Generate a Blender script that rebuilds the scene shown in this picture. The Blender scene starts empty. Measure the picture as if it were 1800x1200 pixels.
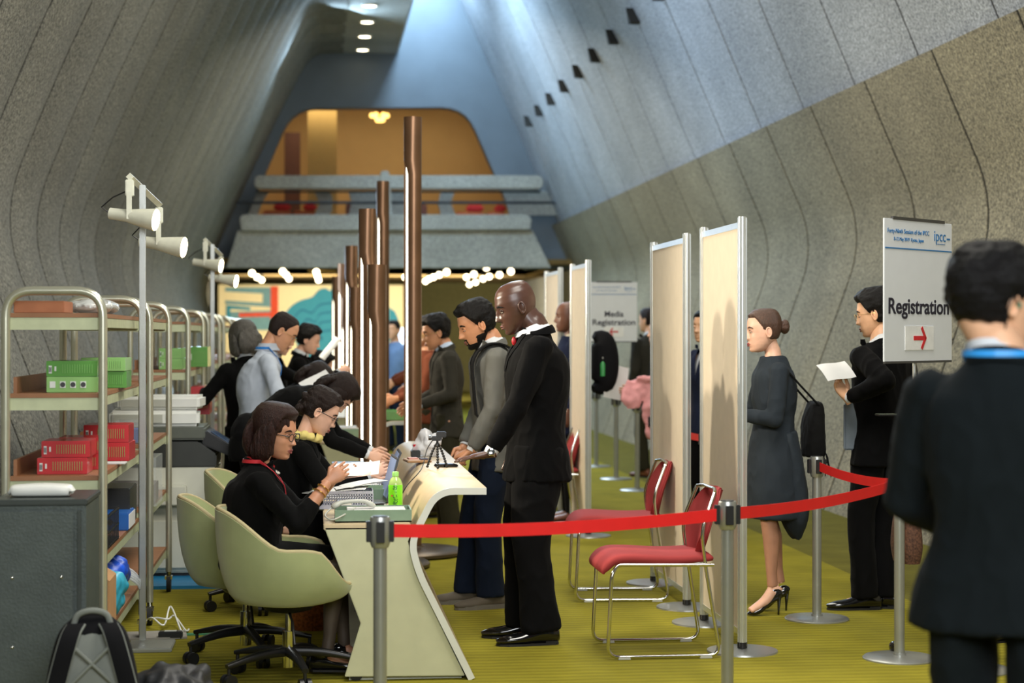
import bpy, bmesh, math, random
from mathutils import Vector, Matrix, noise
from mathutils.bvhtree import BVHTree
random.seed(7)
PI = math.pi
sc = bpy.context.scene
COL = sc.collection
# ---------------------------------------------------------------- camera, world, light
FOC = 3200.0; CAMH = 1.53; YAW = math.atan(345/3200); HOR = 588.0
cA, sA = math.cos(YAW), math.sin(YAW)
cd = bpy.data.cameras.new('camera'); cam = bpy.data.objects.new('camera', cd); COL.objects.link(cam)
cd.sensor_width = 36; cd.lens = FOC/1800*36
cd.shift_y = (HOR-600)/1800
cam.location = (0, 0, CAMH); cam.rotation_euler = (PI/2, 0, -YAW)
cd.clip_end = 200
cd.dof.use_dof = True; cd.dof.focus_distance = 9.0; cd.dof.aperture_fstop = 2.4
sc.camera = cam
w = bpy.data.worlds.new('world'); sc.world = w; w.use_nodes = True
w.node_tree.nodes['Background'].inputs[0].default_value = (0.55, 0.65, 0.8, 1)
w.node_tree.nodes['Background'].inputs[1].default_value = 0.12
sc.view_settings.view_transform = 'Standard'; sc.view_settings.look = 'None'
sc.view_settings.gamma = 1; sc.view_settings.exposure = 0.12
sc.view_settings.use_curve_mapping = False

def lamp(kind, name, loc, energy, color, target=None, size=.3, size_y=None, spot=60, blend=.5, rot=None):
    l = bpy.data.lights.new(name, kind); o = bpy.data.objects.new(name, l); COL.objects.link(o)
    l.energy = energy; l.color = color; o.location = loc
    if kind == 'AREA':
        l.size = size
        if size_y: l.shape = 'RECTANGLE'; l.size_y = size_y
    else: l.shadow_soft_size = size
    if kind == 'SPOT': l.spot_size = math.radians(spot); l.spot_blend = blend
    if target is not None:
        o.rotation_euler = (Vector(target)-Vector(loc)).to_track_quat('-Z', 'Y').to_euler()
    if rot: o.rotation_euler = rot
    return o
WARM = (1.0, .80, .52); COOL = (.42, .68, 1.0); SOFT = (1.0, .93, .74)
# daylight roof light at the far end of the hall, added cool wall fills, hall lamps, added front fill
lamp('AREA', 'rooflight_far', (2.5, 35.2, 9.2), 700, (.50,.74,1.0), (2.3, 36.2, 0), 1.4, 2.2)
lamp('AREA', 'cool_wall_fill_far', (1.9, 31.0, 8.6), 1000, (.52,.76,1.0), (3.6, 30.0, 6.4), 1.2, 7.0)  # extra lamp added to brighten the far upper right wall
lamp('AREA', 'cool_wall_fill', (1.85, 21.0, 6.9), 700, (.60,.78,1.0), (4.2, 20.0, 5.2), .8, 24.0)  # invented strip along the soffit edge, washes the upper right wall cool
lamp('AREA', 'hall_lamps_near', (1.6, 6.6, 5.0), 225, (1.0,.96,.87), (1.5, 8.8, 0), 2.0, 2.5)
lamp('AREA', 'hall_lamps_mid', (1.5, 14.0, 5.6), 250, (1.0,.96,.84), (1.5, 15.0, 0), 1.6, 9.0)
lamp('AREA', 'hall_lamps_back', (1.5, 26.0, 6.0), 260, (1.0,.95,.84), (1.5, 27.5, 0), 1.6, 9.0)
lamp('AREA', 'front_fill', (0.9, 0.2, 3.4), 300, (.95,.98,1.0), (1.0, 9.0, 0.9), 3.4, 2.2)  # added soft frontal fill above the camera
lamp('AREA', 'upper_room_lamp', (1.5, 40.5, 6.6), 72, (1.0,.84,.60), (1.5, 41.5, 3.5), 4.5, 2.0)
lamp('AREA', 'foyer_lamp', (1.4, 42.5, 2.85), 520, (1.0,.92,.74), (1.2, 46.0, 1.2), 6.0, 3.0)
# ---------------------------------------------------------------- pixel to place
def uv(px): return (px-900)/FOC
def P(px, py, d):
    u = uv(px); return Vector((d*(u*cA+sA), d*(cA-u*sA), CAMH+(HOR-py)/FOC*d))
def G(px, py, z=0.0): return P(px, py, (CAMH-z)*FOC/(py-HOR))
def onY(px, py, Y):
    u = uv(px); d = Y/(cA-u*sA); return (d*(u*cA+sA), CAMH+(HOR-py)/FOC*d)
# ---------------------------------------------------------------- materials
def lin(c):
    return tuple(((x/255)/12.92 if x/255 <= .04045 else ((x/255+.055)/1.055)**2.4) for x in c)
MATS = {}
def M(name, rgb=(128,128,128), rough=.5, metal=0, var=.10, scale=12, bump=0, bscale=150, emis=0, alpha=1, trans=0, sheen=0, stretch=None, coat=0, spec=.5):
    if name in MATS: return MATS[name]
    m = bpy.data.materials.new(name); m.use_nodes = True; MATS[name] = m
    nt = m.node_tree; N = nt.nodes; L = nt.links; b = N['Principled BSDF']
    col = lin(rgb)
    tc = N.new('ShaderNodeTexCoord'); mp = N.new('ShaderNodeMapping'); L.new(tc.outputs['Object'], mp.inputs[0])
    if stretch: mp.inputs['Scale'].default_value = stretch
    nz = N.new('ShaderNodeTexNoise'); nz.inputs['Scale'].default_value = scale; nz.inputs['Detail'].default_value = 4
    L.new(mp.outputs[0], nz.inputs['Vector'])
    rp = N.new('ShaderNodeValToRGB'); L.new(nz.outputs[0], rp.inputs[0])
    rp.color_ramp.elements[0].position = .3; rp.color_ramp.elements[1].position = .7
    rp.color_ramp.elements[0].color = tuple(x*(1-var) for x in col)+(1,)
    rp.color_ramp.elements[1].color = tuple(min(1, x*(1+var)) for x in col)+(1,)
    L.new(rp.outputs[0], b.inputs['Base Color'])
    b.inputs['Roughness'].default_value = rough; b.inputs['Metallic'].default_value = metal
    b.inputs['Alpha'].default_value = alpha; b.inputs['Transmission Weight'].default_value = trans
    b.inputs['Specular IOR Level'].default_value = spec
    if sheen: b.inputs['Sheen Weight'].default_value = sheen
    if coat: b.inputs['Coat Weight'].default_value = coat
    if emis:
        L.new(rp.outputs[0], b.inputs['Emission Color']); b.inputs['Emission Strength'].default_value = emis
    if bump:
        n2 = N.new('ShaderNodeTexNoise'); n2.inputs['Scale'].default_value = bscale; n2.inputs['Detail'].default_value = 3
        L.new(mp.outputs[0], n2.inputs['Vector'])
        bp = N.new('ShaderNodeBump'); bp.inputs['Strength'].default_value = bump; bp.inputs['Distance'].default_value = .01
        L.new(n2.outputs[0], bp.inputs['Height']); L.new(bp.outputs[0], b.inputs['Normal'])
    return m
def concrete(name, rgb, sp=.45):
    m = M(name, rgb, .9, 0, .16, .9, .9, 55); nt = m.node_tree; N = nt.nodes; L = nt.links
    b = N['Principled BSDF']; rp = [n for n in N if n.type == 'VALTORGB'][0]
    tc = [n for n in N if n.type == 'TEX_COORD'][0]
    v = N.new('ShaderNodeTexNoise'); v.inputs['Scale'].default_value = 44; v.inputs['Detail'].default_value = 6; v.inputs['Roughness'].default_value = .75
    L.new(tc.outputs['Object'], v.inputs['Vector'])
    r2 = N.new('ShaderNodeValToRGB'); L.new(v.outputs[0], r2.inputs[0])
    r2.color_ramp.elements[0].position = .40; r2.color_ramp.elements[1].position = .68
    r2.color_ramp.elements[0].color = (1-sp, 1-sp, 1-sp, 1); r2.color_ramp.elements[1].color = (1.95, 1.92, 1.85, 1)
    mx = N.new('ShaderNodeMix'); mx.data_type = 'RGBA'; mx.blend_type = 'MULTIPLY'; mx.inputs[0].default_value = 1
    L.new(rp.outputs[0], mx.inputs[6]); L.new(r2.outputs[0], mx.inputs[7]); L.new(mx.outputs[2], b.inputs['Base Color'])
    return m
def carpet(name, rgb):
    m = M(name, rgb, .95, 0, .14, 3.0, .4, 260, spec=.1); nt = m.node_tree; N = nt.nodes; L = nt.links
    b = N['Principled BSDF']; rp = [n for n in N if n.type == 'VALTORGB'][0]
    tc = [n for n in N if n.type == 'TEX_COORD'][0]
    wv = N.new('ShaderNodeTexWave'); wv.bands_direction = 'Y'; wv.inputs['Scale'].default_value = 4.2; wv.inputs['Distortion'].default_value = 1.4
    wv.inputs['Detail'].default_value = 2
    L.new(tc.outputs['Object'], wv.inputs['Vector'])
    r2 = N.new('ShaderNodeValToRGB'); L.new(wv.outputs[1], r2.inputs[0])
    r2.color_ramp.elements[0].color = (.86, .86, .84, 1); r2.color_ramp.elements[1].color = (1.06, 1.06, 1.06, 1)
    mx = N.new('ShaderNodeMix'); mx.data_type = 'RGBA'; mx.blend_type = 'MULTIPLY'; mx.inputs[0].default_value = 1
    L.new(rp.outputs[0], mx.inputs[6]); L.new(r2.outputs[0], mx.inputs[7]); L.new(mx.outputs[2], b.inputs['Base Color'])
    bp = [n for n in N if n.type == 'BUMP'][0]
    b2 = N.new('ShaderNodeBump'); b2.inputs['Strength'].default_value = .5; b2.inputs['Distance'].default_value = .01
    L.new(wv.outputs[1], b2.inputs['Height']); L.new(bp.outputs[0], b2.inputs['Normal']); L.new(b2.outputs[0], b.inputs['Normal'])
    return m
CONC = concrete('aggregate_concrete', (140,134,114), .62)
CONCL = concrete('grey_aggregate_concrete', (122,122,114), .6); CONCD = M('dark_joint_gap', (38,36,32), .95)  # second one: dark sealant showing between the wall bays
CONCU = concrete('cool_lit_concrete', (160,166,174), .5)  # cool daylight tone painted into the upper right wall's colour
CONC2 = concrete('fair_faced_concrete', (150,150,144), .2)
CHROME = M('chrome', (215,215,210), .12, 1, .02); STEEL = M('satin_steel', (172,174,170), .33, .72, .05, bump=.05)
ALU = M('anodised_aluminium', (205,208,205), .3, .75, .04)
CARTM = M('cart_tube_steel', (200,200,180), .3, .72, .06)
BRONZE = M('bronze_tube', (130,98,74), .33, .7, .12, 6)
BLACKP = M('black_plastic', (22,22,23), .4); WHITEP = M('white_plastic', (225,226,220), .4, var=.03)
GREYP = M('pale_grey_plastic', (185,186,175), .5, var=.04); RUBBER = M('dark_rubber', (30,30,30), .8)
PAPER = M('paper', (212,212,210), .8, var=.03, bump=.05, bscale=20)
REDBELT = M('red_belt_webbing', (232,24,24), .6, var=.05, bump=.2, bscale=500)
GLOW = M('lamp_glow', (255,236,190), .5, var=0, emis=9)
# ---------------------------------------------------------------- mesh builder
def fillet(pts, r, n=6):
    pts = [Vector(p) for p in pts]; out = [pts[0]]
    for i in range(1, len(pts)-1):
        a, b, c = pts[i-1], pts[i], pts[i+1]
        u = (a-b); v = (c-b); rr = min(r, u.length*.45, v.length*.45); u.normalize(); v.normalize()
        p0 = b+u*rr; p1 = b+v*rr
        for k in range(n+1):
            t = k/n; out.append(p0*(1-t)**2 + b*2*t*(1-t) + p1*t*t)
    out.append(pts[-1]); return out
def spline(pts, n=4):
    pts = [tuple(p) for p in pts]; m = len(pts); out = []
    for i in range(m-1):
        p0 = pts[max(i-1, 0)]; p1 = pts[i]; p2 = pts[i+1]; p3 = pts[min(i+2, m-1)]
        for k in range(n):
            t = k/n
            out.append(tuple(.5*((2*b)+(-a+c)*t+(2*a-5*b+4*c-d)*t*t+(-a+3*b-3*c+d)*t**3) for a, b, c, d in zip(p0, p1, p2, p3)))
    out.append(pts[-1]); return out
class MB:
    def __init__(s): s.v = []; s.f = []; s.T = None
    def add(s, vs, fs):
        o = len(s.v)
        for p in vs:
            p = Vector(p); s.v.append(s.T @ p if s.T else p)
        s.f += [tuple(i+o for i in f) for f in fs]; return s
    def box(s, c, d, rot=None, ch=0):
        hx, hy, hz = d[0]/2, d[1]/2, d[2]/2; c = Vector(c)
        vs = [Vector((x, y, z)) for z in (-hz, hz) for y in (-hy, hy) for x in (-hx, hx)]
        if rot: R = rot if isinstance(rot, Matrix) else Matrix.Rotation(rot, 3, 'Z'); vs = [R @ v for v in vs]
        return s.add([c+v for v in vs], [(0,2,3,1),(4,5,7,6),(0,1,5,4),(2,6,7,3),(0,4,6,2),(1,3,7,5)])
    def rings(s, rs, cap=True, closed=False):
        n = len(rs[0]); vs = [p for r in rs for p in r]; fs = []
        m = len(rs)
        for i in range(m if closed else m-1):
            j = (i+1) % m
            for k in range(n): fs.append((i*n+k, i*n+(k+1)%n, j*n+(k+1)%n, j*n+k))
        if cap and not closed: fs.append(tuple(range(n-1, -1, -1))); fs.append(tuple((m-1)*n+k for k in range(n)))
        return s.add(vs, fs)
    def tube(s, pts, r, n=10, closed=False):
        pts = [Vector(p) for p in pts]; m = len(pts); rs = []; prev = None
        for i, p in enumerate(pts):
            if closed: t = pts[(i+1)%m]-pts[i-1]
            else: t = pts[min(i+1, m-1)]-pts[max(i-1, 0)]
            t.normalize()
            if prev is None:
                a = Vector((0,0,1)) if abs(t.z) < .9 else Vector((1,0,0)); prev = a.cross(t).normalized()
            x = (prev-t*prev.dot(t)).normalized(); prev = x; y = t.cross(x)
            rr = r[i] if isinstance(r, (list, tuple)) else r
            rs.append([p+x*rr*math.cos(2*PI*k/n)+y*rr*math.sin(2*PI*k/n) for k in range(n)])
        return s.rings(rs, True, closed)
    def cyl(s, a, b, r, r2=None, n=20): 
        return s.tube([a, b], [r, r if r2 is None else r2], n)
    def lathe(s, prof, c=(0,0,0), n=28):
        c = Vector(c); rs = [[c+Vector((r*math.cos(2*PI*k/n), r*math.sin(2*PI*k/n), z)) for k in range(n)] for r, z in prof]
        return s.rings(rs)
    def prism(s, poly, a, b, axis='y'):
        n = len(poly)
        def mk(p, t): return (p[0], t, p[1]) if axis == 'y' else ((t, p[0], p[1]) if axis == 'x' else (p[0], p[1], t))
        vs = [mk(p, a) for p in poly]+[mk(p, b) for p in poly]
        fs = [(i, (i+1)%n, n+(i+1)%n, n+i) for i in range(n)]+[tuple(range(n-1, -1, -1)), tuple(range(n, 2*n))]
        return s.add(vs, fs)
    def ell(s, c, r, R=None, n=16, m=10):
        c = Vector(c); rs = []
        for i in range(m+1):
            th = PI*(i+.001)/(m+.002); ring = []
            for k in range(n):
                v = Vector((r[0]*math.sin(th)*math.cos(2*PI*k/n), r[1]*math.sin(th)*math.sin(2*PI*k/n), -r[2]*math.cos(th)))
                ring.append(c+(R @ v if R else v))
            rs.append(ring)
        return s.rings(rs)
    def loft(s, path, rad, lat=(1,0,0), n=20, sub=4, power=1.0):
        """rings along a path; rad = (half width, half depth); lat = lateral direction"""
        comb = spline([tuple(p)+tuple(r) for p, r in zip(path, rad)], sub); lat = Vector(lat); rs = []; m = len(comb)
        for i, q in enumerate(comb):
            p = Vector(q[:3]); t = Vector(comb[min(i+1, m-1)][:3])-Vector(comb[max(i-1, 0)][:3]); t.normalize()
            x = (lat-t*lat.dot(t)).normalized(); y = t.cross(x); ring = []
            for k in range(n):
                a = 2*PI*k/n; ca, sa = math.cos(a), math.sin(a)
                ca = math.copysign(abs(ca)**power, ca); sa = math.copysign(abs(sa)**power, sa)
                ring.append(p+x*max(q[3], .002)*ca+y*max(q[4], .002)*sa)
            rs.append(ring)
        return s.rings(rs)
    def sheet(s, grid, th=.002):
        """grid[i][j] of points -> closed thin sheet with thickness along local normal"""
        a = len(grid); b = len(grid[0]); g = [[Vector(p) for p in r] for r in grid]; top = []; bot = []
        for i in range(a):
            for j in range(b):
                du = g[min(i+1, a-1)][j]-g[max(i-1, 0)][j]; dv = g[i][min(j+1, b-1)]-g[i][max(j-1, 0)]
                n = du.cross(dv); n = n.normalized() if n.length > 1e-9 else Vector((0,0,1))
                top.append(g[i][j]+n*th/2); bot.append(g[i][j]-n*th/2)
        fs = []; K = a*b
        for i in range(a-1):
            for j in range(b-1):
                q = (i*b+j, i*b+j+1, (i+1)*b+j+1, (i+1)*b+j); fs.append(q[::-1]); fs.append(tuple(x+K for x in q))
        edge = [(0, j) for j in range(b)]+[(i, b-1) for i in range(1, a)]+[(a-1, j) for j in range(b-2, -1, -1)]+[(i, 0) for i in range(a-2, 0, -1)]
        m = len(edge)
        for k in range(m):
            p = edge[k][0]*b+edge[k][1]; q = edge[(k+1)%m][0]*b+edge[(k+1)%m][1]; fs.append((p, q, q+K, p+K))
        return s.add(top+bot, fs)
    def build(s, name, mat, parent=None, smooth=False, bevel=0, fix=True, ang=None):
        me = bpy.data.meshes.new(name); me.from_pydata([tuple(v) for v in s.v], [], s.f)
        if fix:
            bm = bmesh.new(); bm.from_mesh(me); bmesh.ops.recalc_face_normals(bm, faces=bm.faces)
            if bevel: 
                es = [e for e in bm.edges if len(e.link_faces) == 2 and e.calc_face_angle(0) > .6]
                bmesh.ops.bevel(bm, geom=es, offset=bevel, segments=2, affect='EDGES', clamp_overlap=True)
            bm.to_mesh(me); bm.free()
        return link(name, me, mat, parent, smooth)
def link(name, me, mat, parent=None, smooth=False):
    o = bpy.data.objects.new(name, me); COL.objects.link(o)
    if mat: me.materials.append(mat)
    if parent: o.parent = parent
    if smooth:
        me.polygons.foreach_set('use_smooth', [True]*len(me.polygons))
        try: me.set_sharp_from_angle(angle=math.radians(smooth if smooth is not True else 50))
        except Exception: pass
    return o
def remesh(mb, voxel, it=3, disp=None, fac=.5):
    me = bpy.data.meshes.new('tmp'); me.from_pydata([tuple(v) for v in mb.v], [], mb.f)
    bm = bmesh.new(); bm.from_mesh(me); bmesh.ops.recalc_face_normals(bm, faces=bm.faces); bm.to_mesh(me); bm.free()
    o = bpy.data.objects.new('tmp', me); COL.objects.link(o)
    r = o.modifiers.new('r', 'REMESH'); r.mode = 'VOXEL'; r.voxel_size = voxel
    if it:
        s = o.modifiers.new('s', 'SMOOTH'); s.iterations = it; s.factor = fac
    dg = bpy.context.evaluated_depsgraph_get(); dg.update()
    res = bpy.data.meshes.new_from_object(o.evaluated_get(dg))
    bpy.data.objects.remove(o); bpy.data.meshes.remove(me)
    out = MB(); out.v = [v.co.copy() for v in res.vertices]; out.f = [tuple(p.vertices) for p in res.polygons]
    if disp:
        ns = [v.normal.copy() for v in res.vertices]
        out.v = [p+n*disp(p) for p, n in zip(out.v, ns)]
    bpy.data.meshes.remove(res); return out
def tag(o, label, cat, group=None, kind=None):
    o['label'] = label; o['category'] = cat
    if group: o['group'] = group
    if kind: o['kind'] = kind
    return o
def thing(name, label, cat, loc=(0,0,0), rz=0, group=None):
    o = bpy.data.objects.new(name, None); COL.objects.link(o); o.empty_display_size = .1
    o.location = loc; o.rotation_euler = (0, 0, rz); return tag(o, label, cat, group)
def struct(o): o['kind'] = 'structure'; return o
def kids(o): return [c for c in COL.objects if c.parent == o]
def dup(o, loc=None, rz=None, label=None, parent=None):
    c = o.copy(); COL.objects.link(c)
    if parent: c.parent = parent
    if loc is not None: c.location = loc
    if rz is not None: c.rotation_euler = (0, 0, rz)
    if label: c['label'] = label
    for k in kids(o): dup(k, parent=c)
    return c
FONT = None
def text(name, body, size, mat, parent, loc, rot, ext=.0008, sx=1, align='CENTER', bold=False):
    cu = bpy.data.curves.new(name, 'FONT'); cu.body = body; cu.size = size; cu.extrude = ext; cu.align_x = align; cu.align_y = 'CENTER'
    if bold: cu.offset = size*.018
    o = bpy.data.objects.new(name, cu); COL.objects.link(o)
    dg = bpy.context.evaluated_depsgraph_get(); dg.update()
    me = bpy.data.meshes.new_from_object(o.evaluated_get(dg)); bpy.data.objects.remove(o)
    for v in me.vertices: v.co.x *= sx
    me.materials.clear(); o = link(name, me, mat, parent); o.location = loc; o.rotation_euler = rot; return o
# ================================================================ THE SETTING
YN, YE = -1.0, 36.8
def wallshell(name, prof, first, pitch, y0, y1, out, bulge, mat, gap=.02):
    """concrete bays extruded along the hall with open joints between them"""
    prof = fillet([(x, 0, z) for x, z in prof], .45, 6); prof = [(p.x, p.z) for p in prof]
    mb = MB(); ys = []; y = first
    while y > y0: y -= pitch
    while y < y1: ys.append(y); y += pitch
    ys.append(y)
    n = len(prof)
    nrm = []
    for i in range(n):
        a = prof[max(i-1, 0)]; b = prof[min(i+1, n-1)]; t = Vector((b[0]-a[0], b[1]-a[1])).normalized(); q = Vector((t.y, -t.x))
        if q.x*out < 0: q = -q
        nrm.append(q)      # points out of the hall
    for k in range(len(ys)-1):
        a, b = ys[k]+gap, ys[k+1]-gap; cols = 7; g = []
        for j in range(cols):
            t = j/(cols-1); yy = a+(b-a)*t; off = bulge*(1-4*(t-.5)**2)
            g.append([Vector((prof[i][0]-nrm[i].x*off, min(yy, y1), prof[i][1]-nrm[i].y*off)) for i in range(n)])
        mb.sheet(g, .02)
    o = mb.build(name, mat, None, 30); struct(o)
    bk = MB(); bk.sheet([[Vector((prof[i][0]+nrm[i].x*.002, yy, prof[i][1]+nrm[i].y*.002)) for i in range(n)] for yy in (y0-2, y1)], .010)
    bk.build('joint_backing', CONCD, o)
    return o
wr_low = [(4.42, -.02), (5.34, 2.5), (4.79, 3.76)]
wr_up = [(4.93, 3.72), (3.95, 6.0), (2.92, 8.3), (2.6, 9.1)]
wl = [(-1.45, -.02), (-2.34, 2.4), (-1.9, 3.5), (-.6, 6.3), (-.1, 7.20), (.55, 7.22)]
wallshell('wall_right', wr_low, 13.8, 1.75, 5, YE, 1, .0, CONC, .024)
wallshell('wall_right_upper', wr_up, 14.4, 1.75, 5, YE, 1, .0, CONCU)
wallshell('wall_left', wl, 15.1, 1.3, 4, YE+1, -1, .035, CONCL, .03)
# drain slots in the upper right wall
sl = MB()
for k in range(9):
    y = 21.45+1.66*k; c = Vector((3.99, y, 5.62))
    sl.add([c+Vector((-.03, 0, .11)), c+Vector((.02, -.09, -.09)), c+Vector((.02, .07, -.09)), c+Vector((.16, 0, .11)), c+Vector((.22, -.09, -.09)), c+Vector((.22, .07, -.09))],
           [(0,1,2),(3,5,4),(0,3,4,1),(1,4,5,2),(2,5,3,0)])
struct(sl.build('trim_1', CONCD))
# floor
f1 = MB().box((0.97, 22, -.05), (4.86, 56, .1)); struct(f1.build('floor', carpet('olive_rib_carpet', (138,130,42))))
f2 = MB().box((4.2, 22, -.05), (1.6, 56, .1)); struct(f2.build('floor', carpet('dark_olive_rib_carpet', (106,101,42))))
f3 = MB().box((-3.2, 22, -.05), (3.48, 56, .1)); struct(f3.build('floor', MATS['olive_rib_carpet']))
# soffit with downlights
so = MB().prism([(.5, 7.2), (1.62, 7.2), (1.68, 7.3), (1.68, 7.75), (.5, 7.75)], -1, YE)
struct(so.build('ceiling', CONC2))
dl0 = None
for k in range(5):
    y = 36.25-1.62*k; x = .163*5.66
    lab = 'round recessed downlight in the dark soffit, %s' % ['farthest of the row', 'second from the far end', 'third from the far end', 'fourth from the far end', 'nearest to the camera, at the top edge'][k]
    if dl0 is None:
        dl0 = thing('downlight', lab, 'ceiling light', (x, y, 7.175), 0, 'soffit downlights')
        MB().tube([(.125*math.cos(a*PI/14), .125*math.sin(a*PI/14), .01) for a in range(28)], .018, 8, True).build('rim', WHITEP, dl0, True)
        MB().lathe([(.0, .002), (.105, .002), (.105, .014), (.0, .014)]).build('lens', M('downlight_glow', (255,240,205), .5, var=0, emis=12), dl0)
    else: dup(dl0, (x, y, 7.175), None, lab)
# end wall with trapezoid opening
def E(px, py): return onY(px, py, YE)
ew = MB()
open_ = fillet([Vector((*E(455, 330), 0)), Vector((*E(515, 190), 0)), Vector((*E(818, 188), 0)), Vector((*E(880, 330), 0))], .5, 5)
op = [(p.x, p.y) for p in open_]
outer = [(-3.0, op[0][1]-.6), (-3.0, 9.6), (5.6, 9.6), (5.6, op[-1][1]-.6)]
lo, hi = op[0], op[-1]
ew.prism([(-3.0, 2.86), (-3.0, 9.72), (op[6][0], 9.72)]+[op[i] for i in range(6, -1, -1)]+[(lo[0]-.25, lo[1]-.6), (lo[0]-.5, 2.86)], YE, YE+.35)
ew.prism([(op[6][0], 9.72), (5.6, 9.72), (5.6, 2.86), (hi[0]+.5, 2.86), (hi[0]+.25, hi[1]-.6)]+[op[i] for i in range(len(op)-1, 5, -1)], YE, YE+.35)
struct(ew.build('wall_far', M('blue_grey_plaster', (102,110,116), .85, var=.06, scale=2)))
struct(MB().box((1.5, 20, 9.75), (9, 40, .1)).build('ceiling', CONC2))
# near end of the hall, behind the camera
struct(MB().box((1.5, -1.1, 3.6), (9, .2, 7.6)).build('wall_near', CONC2))
# balcony
bal = MB()
def slab(pxa, pya, pxb, pyb, Y, dy, mb): 
    x0, z1 = onY(pxa, pya, Y); x1, z0 = onY(pxb, pyb, Y); mb.box(((x0+x1)/2, Y+dy/2, (z0+z1)/2), (x1-x0, dy, z1-z0))
def poly(pts, Y, dy, mb): mb.prism([onY(a, b, Y) for a, b in pts], Y, Y+dy)
poly([(448,312),(452,308),(948,308),(955,314),(955,326),(950,332),(452,331),(447,326)], 35.6, .35, bal)
poly([(421,382),(428,377),(925,377),(935,384),(932,404),(424,406)], 35.3, .5, bal)
poly([(670,300),(684,300),(690,380),(664,380)], 35.5, .3, bal)
struct(bal.build('trim_2', CONC2, None, False, .02))
pb = MB(); poly([(418,405),(936,405),(968,470),(398,470)], 35.4, .5, pb)
struct(pb.build('trim_3', CONC2))
rl = MB(); a = onY(415, 356, 35.9); b = onY(985, 356, 35.9); rl.tube([(a[0], 35.9, a[1]), (b[0], 35.9, b[1])], .03)
a = onY(450, 337, 35.9); b = onY(950, 337, 35.9); rl.tube([(a[0], 35.9, a[1]), (b[0], 35.9, b[1])], .02)
struct(rl.build('trim_4', M('dark_painted_steel', (60,66,72), .5, .4)))
web = MB()
for pts in ([(552,335),(578,335),(584,345),(584,370),(576,380),(552,380),(562,357)], [(612,335),(743,335),(736,345),(736,372),(744,380),(612,380),(618,357)],
            [(776,335),(800,335),(792,357),(802,380),(776,380),(770,357)], [(452,335),(474,335),(462,352),(452,378),(436,378)], [(884,335),(960,335),(985,378),(896,378)]):
    poly(pts, 36.3, .12, web)
struct(web.build('trim_5', CONC2))
# upper lounge seen through the opening
struct(MB().box((1.5, 40.0, 3.0), (9.5, 6.2, .12)).build('floor', M('upper_floor', (120,80,50), .8)))
tan = M('ochre_plaster', (180,150,98), .9, var=.05, scale=1.5)
uw = MB(); uw.box((1.5, 43, 5.2), (10, .2, 4.6)); struct(uw.build('wall_upper_lounge', tan))
uw = MB(); uw.box((-2.3, 40, 5.2), (.2, 6, 4.6)); uw.box((5.0, 40, 5.2), (.2, 6, 4.6)); struct(uw.build('wall_upper_side', tan))
x0, _ = onY(541, 250, 40); x1, _ = onY(592, 250, 40)
struct(MB().box(((x0+x1)/2, 40.2, 5.2), (x1-x0, .5, 4.6)).build('trim_6', M('pale_ochre_plaster', (205,172,104), .9, var=.03)))
x0, _ = onY(500, 250, 41.5); x1, _ = onY(528, 250, 41.5)
struct(MB().box(((x0+x1)/2, 41.5, 4.6), (x1-x0, .1, 3)).build('door_1', M('dark_brown_door', (88,52,34), .6)))
struct(MB().box((1.5, 40.4, 7.3), (9.5, 6.2, .2)).build('ceiling', M('brown_ceiling', (120,90,55), .9)))
# chandelier
cx, cz = onY(667, 203, 39)
ch = thing('chandelier', 'small gold globe cluster chandelier hanging in the ochre upper lounge', 'chandelier', (cx, 39, cz))
MB().tube([(0,0,.1), (0,0,1.6)], .012).build('hanging_rod', M('brass', (190,140,60), .3, .9), ch)
MB().ell((0,0,.05), (.09,.09,.06)).build('hub', MATS['brass'], ch, True)
for k in range(9):
    a = k*2*PI/6; r = .16 if k < 6 else .07; z = 0 if k < 6 else -.09
    MB().ell((r*math.cos(a), r*math.sin(a), z), (.055,)*3).build('globe', M('gold_globe_glow', (255,205,110), .5, var=0, emis=3.2), ch, True)
# lounge furniture in the balcony gap
def booth(px0, px1, label):
    x0, z = onY(px0, 372, 37.4); x1, _ = onY(px1, 372, 37.4); w_ = x1-x0
    t = thing('lounge_booth', label, 'seating', ((x0+x1)/2, 37.6, 3.06), 0, 'lounge booths on the balcony')
    MB().box((0,0,.5), (w_,.5,1.0), ).build('booth_body', M('orange_brown_panel', (190,96,48), .7), t, False, .03)
    MB().box((.1,-.02,1.08), (w_*.6,.4,.14)).build('cushion', M('red_upholstery', (205,45,40), .8), t, False, .04)
    MB().box((-.1,-.3,.3), (w_*.5,.1,.5)).build('front_panel', M('deep_red_panel', (150,40,28), .8), t, False, .02)
booth(462, 512, 'orange brown lounge booth behind the balcony rail, far left one')
booth(516, 556, 'red topped lounge booth behind the balcony rail, second from left')
booth(802, 852, 'red topped lounge booth behind the balcony rail at right')
booth(856, 888, 'ochre booth behind the balcony rail, rightmost one')
def wing(px0, px1, label):
    x0, z = onY(px0, 372, 37.0); x1, _ = onY(px1, 372, 37.0)
    t = thing('lounge_armchair', label, 'armchair', ((x0+x1)/2, 37.1, 3.06), 0, 'armchairs on the balcony')
    MB().box((0,0,.42), (x1-x0,.45,.2)).build('seat', M('brown_leather', (110,55,38), .5), t, False, .04)
    MB().box((0,.2,.8), (x1-x0,.12,.75)).build('backrest', MATS['brown_leather'], t, False, .05)
    MB().box((0,0,.16), ((x1-x0)*.8,.4,.32)).build('base', MATS['orange_brown_panel'], t, False, .02)
wing(608, 634, 'brown leather armchair behind the balcony, left of the middle post')
wing(738, 752, 'brown leather armchair behind the balcony, right of the tallest lamp column')
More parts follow.
